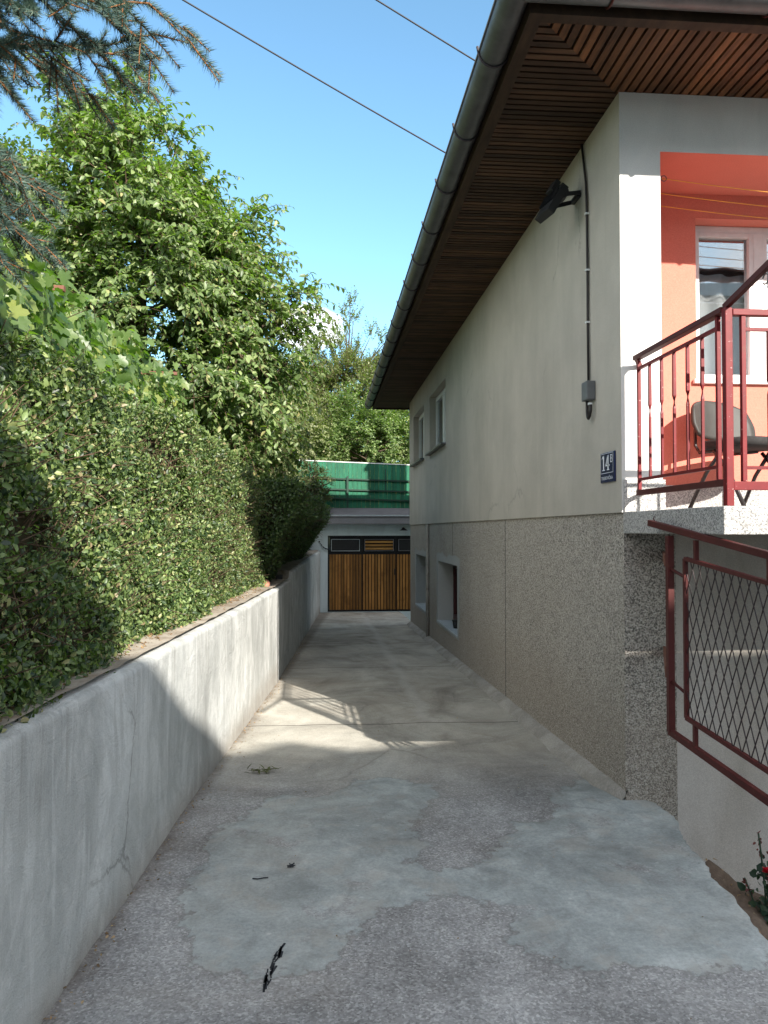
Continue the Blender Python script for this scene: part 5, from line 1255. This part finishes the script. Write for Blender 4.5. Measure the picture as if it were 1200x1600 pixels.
# litter on the wall top and along the wall foot: uncountable
n = 1300; y = rng.uniform(2.0, 9.1, n); x = wall_x(y) - .05 - rng.beta(2.2, 1.2, n) * .18
P = np.stack([x, y, zt_near(y) + .022 + rng.uniform(0, .012, n)], -1)
n2 = 520; y2 = rng.uniform(1.5, 13, n2); P2 = np.stack([wall_x(y2) + .02 + rng.exponential(.035, n2), y2, ground_z(y2) + .009], -1)
n3 = 420; y3 = rng.uniform(2, 4.5, n3); P3 = np.stack([rng.uniform(1.95, 3, n3), y3, np.zeros(n3)], -1); P3[:, 2] = bed(P3[:, 0], P3[:, 1]) + .01
n4 = 150; y4 = rng.uniform(1.6, 9, n4); P4 = np.stack([rng.uniform(-.8, 1.6, n4), y4, ground_z(y4) + .01], -1)
PA = np.concatenate([P, P2, P3, P4]); N_ = len(PA)
lsz = np.concatenate([np.full(n, .024), np.full(n2, .016), np.full(n3, .025), np.full(n4, .011)]) * rng.uniform(.5, 1.2, N_)
lt = big_mesh('leaf_litter', [batch(T_oval(.3, .15, .2), PA, rng.normal(size=(N_, 3)) * [1, 1, .25], np.array([[0, 0, 1.]]) + rng.normal(size=(N_, 3)) * .4, lsz)], M['litter'], None, (0, 0, -H))
tag(lt, 'dry brown leaf litter on the wall top and along the ground edges', 'leaf litter', None, 'stuff')

# ================================================================== OVERHEAD WIRES
def sagline(p, q, sag, n=20): return [tuple(np.array(p) + (np.array(q) - np.array(p)) * t_ + np.array([0, 0, -4 * sag * t_ * (1 - t_)])) for t_ in np.linspace(0, 1, n)]
t = thing('utility_pole', 'wooden utility pole beyond the left garden carrying the two wires', 'utility pole', (-8.0, 5.2, -.8))
mb = MB(); mb.tube([(-8, 5.2, -.8), (-8, 5.2, 8.6)], [.14, .09], 10); obj('pole', mb, M['bark'], t, smooth=True)
mb = MB(); mb.box((-8.05, 4.3, 8.0), (-7.95, 6.2, 8.1)); obj('crossarm', mb, M['bark'], t)
mb = MB(); mb.tube(sagline((1.83, 9.0, 4.30), (-8.0, 5.95, 8.12), .10), .0085, 6); tag(obj('power_cable', mb, M['wire'], smooth=True), 'lower left black overhead wire crossing the sky to the eaves', 'power cable', 'overhead wires')
mb = MB(); mb.tube(sagline((1.83, 7.1, 4.22), (-8.0, 4.45, 8.12), .08), .0070, 6); tag(obj('power_cable', mb, M['wire'], smooth=True), 'upper right black overhead wire nearer the gutter corner', 'power cable', 'overhead wires')

# ================================================================== BUILDINGS OUTSIDE AND BEHIND
t = thing('neighbour_house', 'white neighbouring house across the street behind the camera', 'house', (6, -11, -H))
mb = MB(); BY = -7.6
def blk(mb, x0, x1, y0, y1, z0, z1): mb.box((x0, y0, z0), (x1, y1, z1))
blk(mb, 4.62, 15, -15, BY - .02, -2.4, 5.6); obj('wall', mb, M['whitewall'], t)
mb = MB(); blk(mb, -7, 4.6, -15, BY - .03, -2.4, 6.0); obj('tall_wing', mb, M['whitewall'], t)
mb = MB(); blk(mb, -7.2, 4.64, -15.2, BY + .05, 6.01, 6.42); obj('wing_roof', mb, M['roof'], t)
# tiled eave; its edge falls towards the left end
mb = MB(); n = 120
for k in range(n):
    xa_ = 4.3 + (15.4 - 4.3) * k / n; xb_ = 4.3 + (15.4 - 4.3) * (k + 1) / n - .012; xm = (xa_ + xb_) / 2
    ze = float(np.interp(xm, [4.3, 4.6, 5.4, 5.9, 6.25, 6.6, 7.1, 7.25, 7.45, 7.85, 15.4], [5.86, 5.90, 6.04, 6.12, 6.24, 6.10, 6.13, 6.17, 6.25, 6.25, 6.25])) + .02 * math.sin(k * .7)
    mb.add([(xa_, BY + .6, ze - .05), (xb_, BY + .6, ze - .05), (xb_, BY + .6, ze), (xa_, BY + .6, ze), (xa_, -11, ze + 1.0), (xb_, -11, ze + 1.0), (xb_, -11, ze + 1.06), (xa_, -11, ze + 1.06)],
           [(0, 1, 2, 3), (3, 2, 6, 7), (4, 5, 1, 0), (5, 4, 7, 6), (1, 5, 6, 2), (4, 0, 3, 7)])
obj('roof', mb, M['roof'], t)
mb = MB(); mb.quad((4.4, BY + .58, 5.72), (15.2, BY + .58, 6.02), (15.2, -11, 7.0), (4.4, -11, 6.7)); mb.quad((4.4, BY + .58, 5.60), (15.2, BY + .58, 5.6), (15.2, BY + .58, 6.06), (4.4, BY + .58, 5.76)); mb.quad((4.4, BY, 5.6), (15.2, BY, 5.6), (15.2, BY + .58, 5.6), (4.4, BY + .58, 5.6)); obj('eave', mb, M['whitewall'], t)
for x_ in (6, 9, 12):
    mb = MB(); mb.box((x_, BY - .01, 1.6), (x_ + 1.2, BY + .02, 3.0)); f_ = obj('window', mb, M['pinkwhite'], t)
    mb = MB(); mb.box((x_ + .07, BY + .021, 1.67), (x_ + 1.13, BY + .025, 2.93)); obj('pane', mb, M['glassd'], f_)
t = thing('white_house', 'white house half hidden behind the trees at the back left', 'house', (-7, 31, 1.3))
mb = MB(); mb.box((-10, 29, .5), (-3.2, 34, 4.2)); obj('wall', mb, M['whitewall'], t)
mb = MB(); mb.v = [(-10.4, 28.6, 4.2), (-2.8, 28.6, 4.2), (-2.8, 34.4, 4.2), (-10.4, 34.4, 4.2), (-8, 31.5, 6), (-5.2, 31.5, 6)]; mb.f = [(0, 1, 5, 4), (1, 2, 5), (2, 3, 4, 5), (3, 0, 4), (0, 3, 2, 1)]; obj('roof', mb, M['roof'], t)
t = thing('garden_shed', 'pale plastered shed glimpsed behind the bend of the hedge', 'shed', (-2.6, 18.2, -.3))
mb = MB(); mb.box((-4.2, 18.4, -.6), (-1.15, 19.4, 1.25)); obj('wall', mb, M['surround'], t)
mb = MB(); mb.box((-4.4, 18.2, 1.251), (-1.0, 19.55, 1.32)); obj('roof', mb, M['roof'], t)
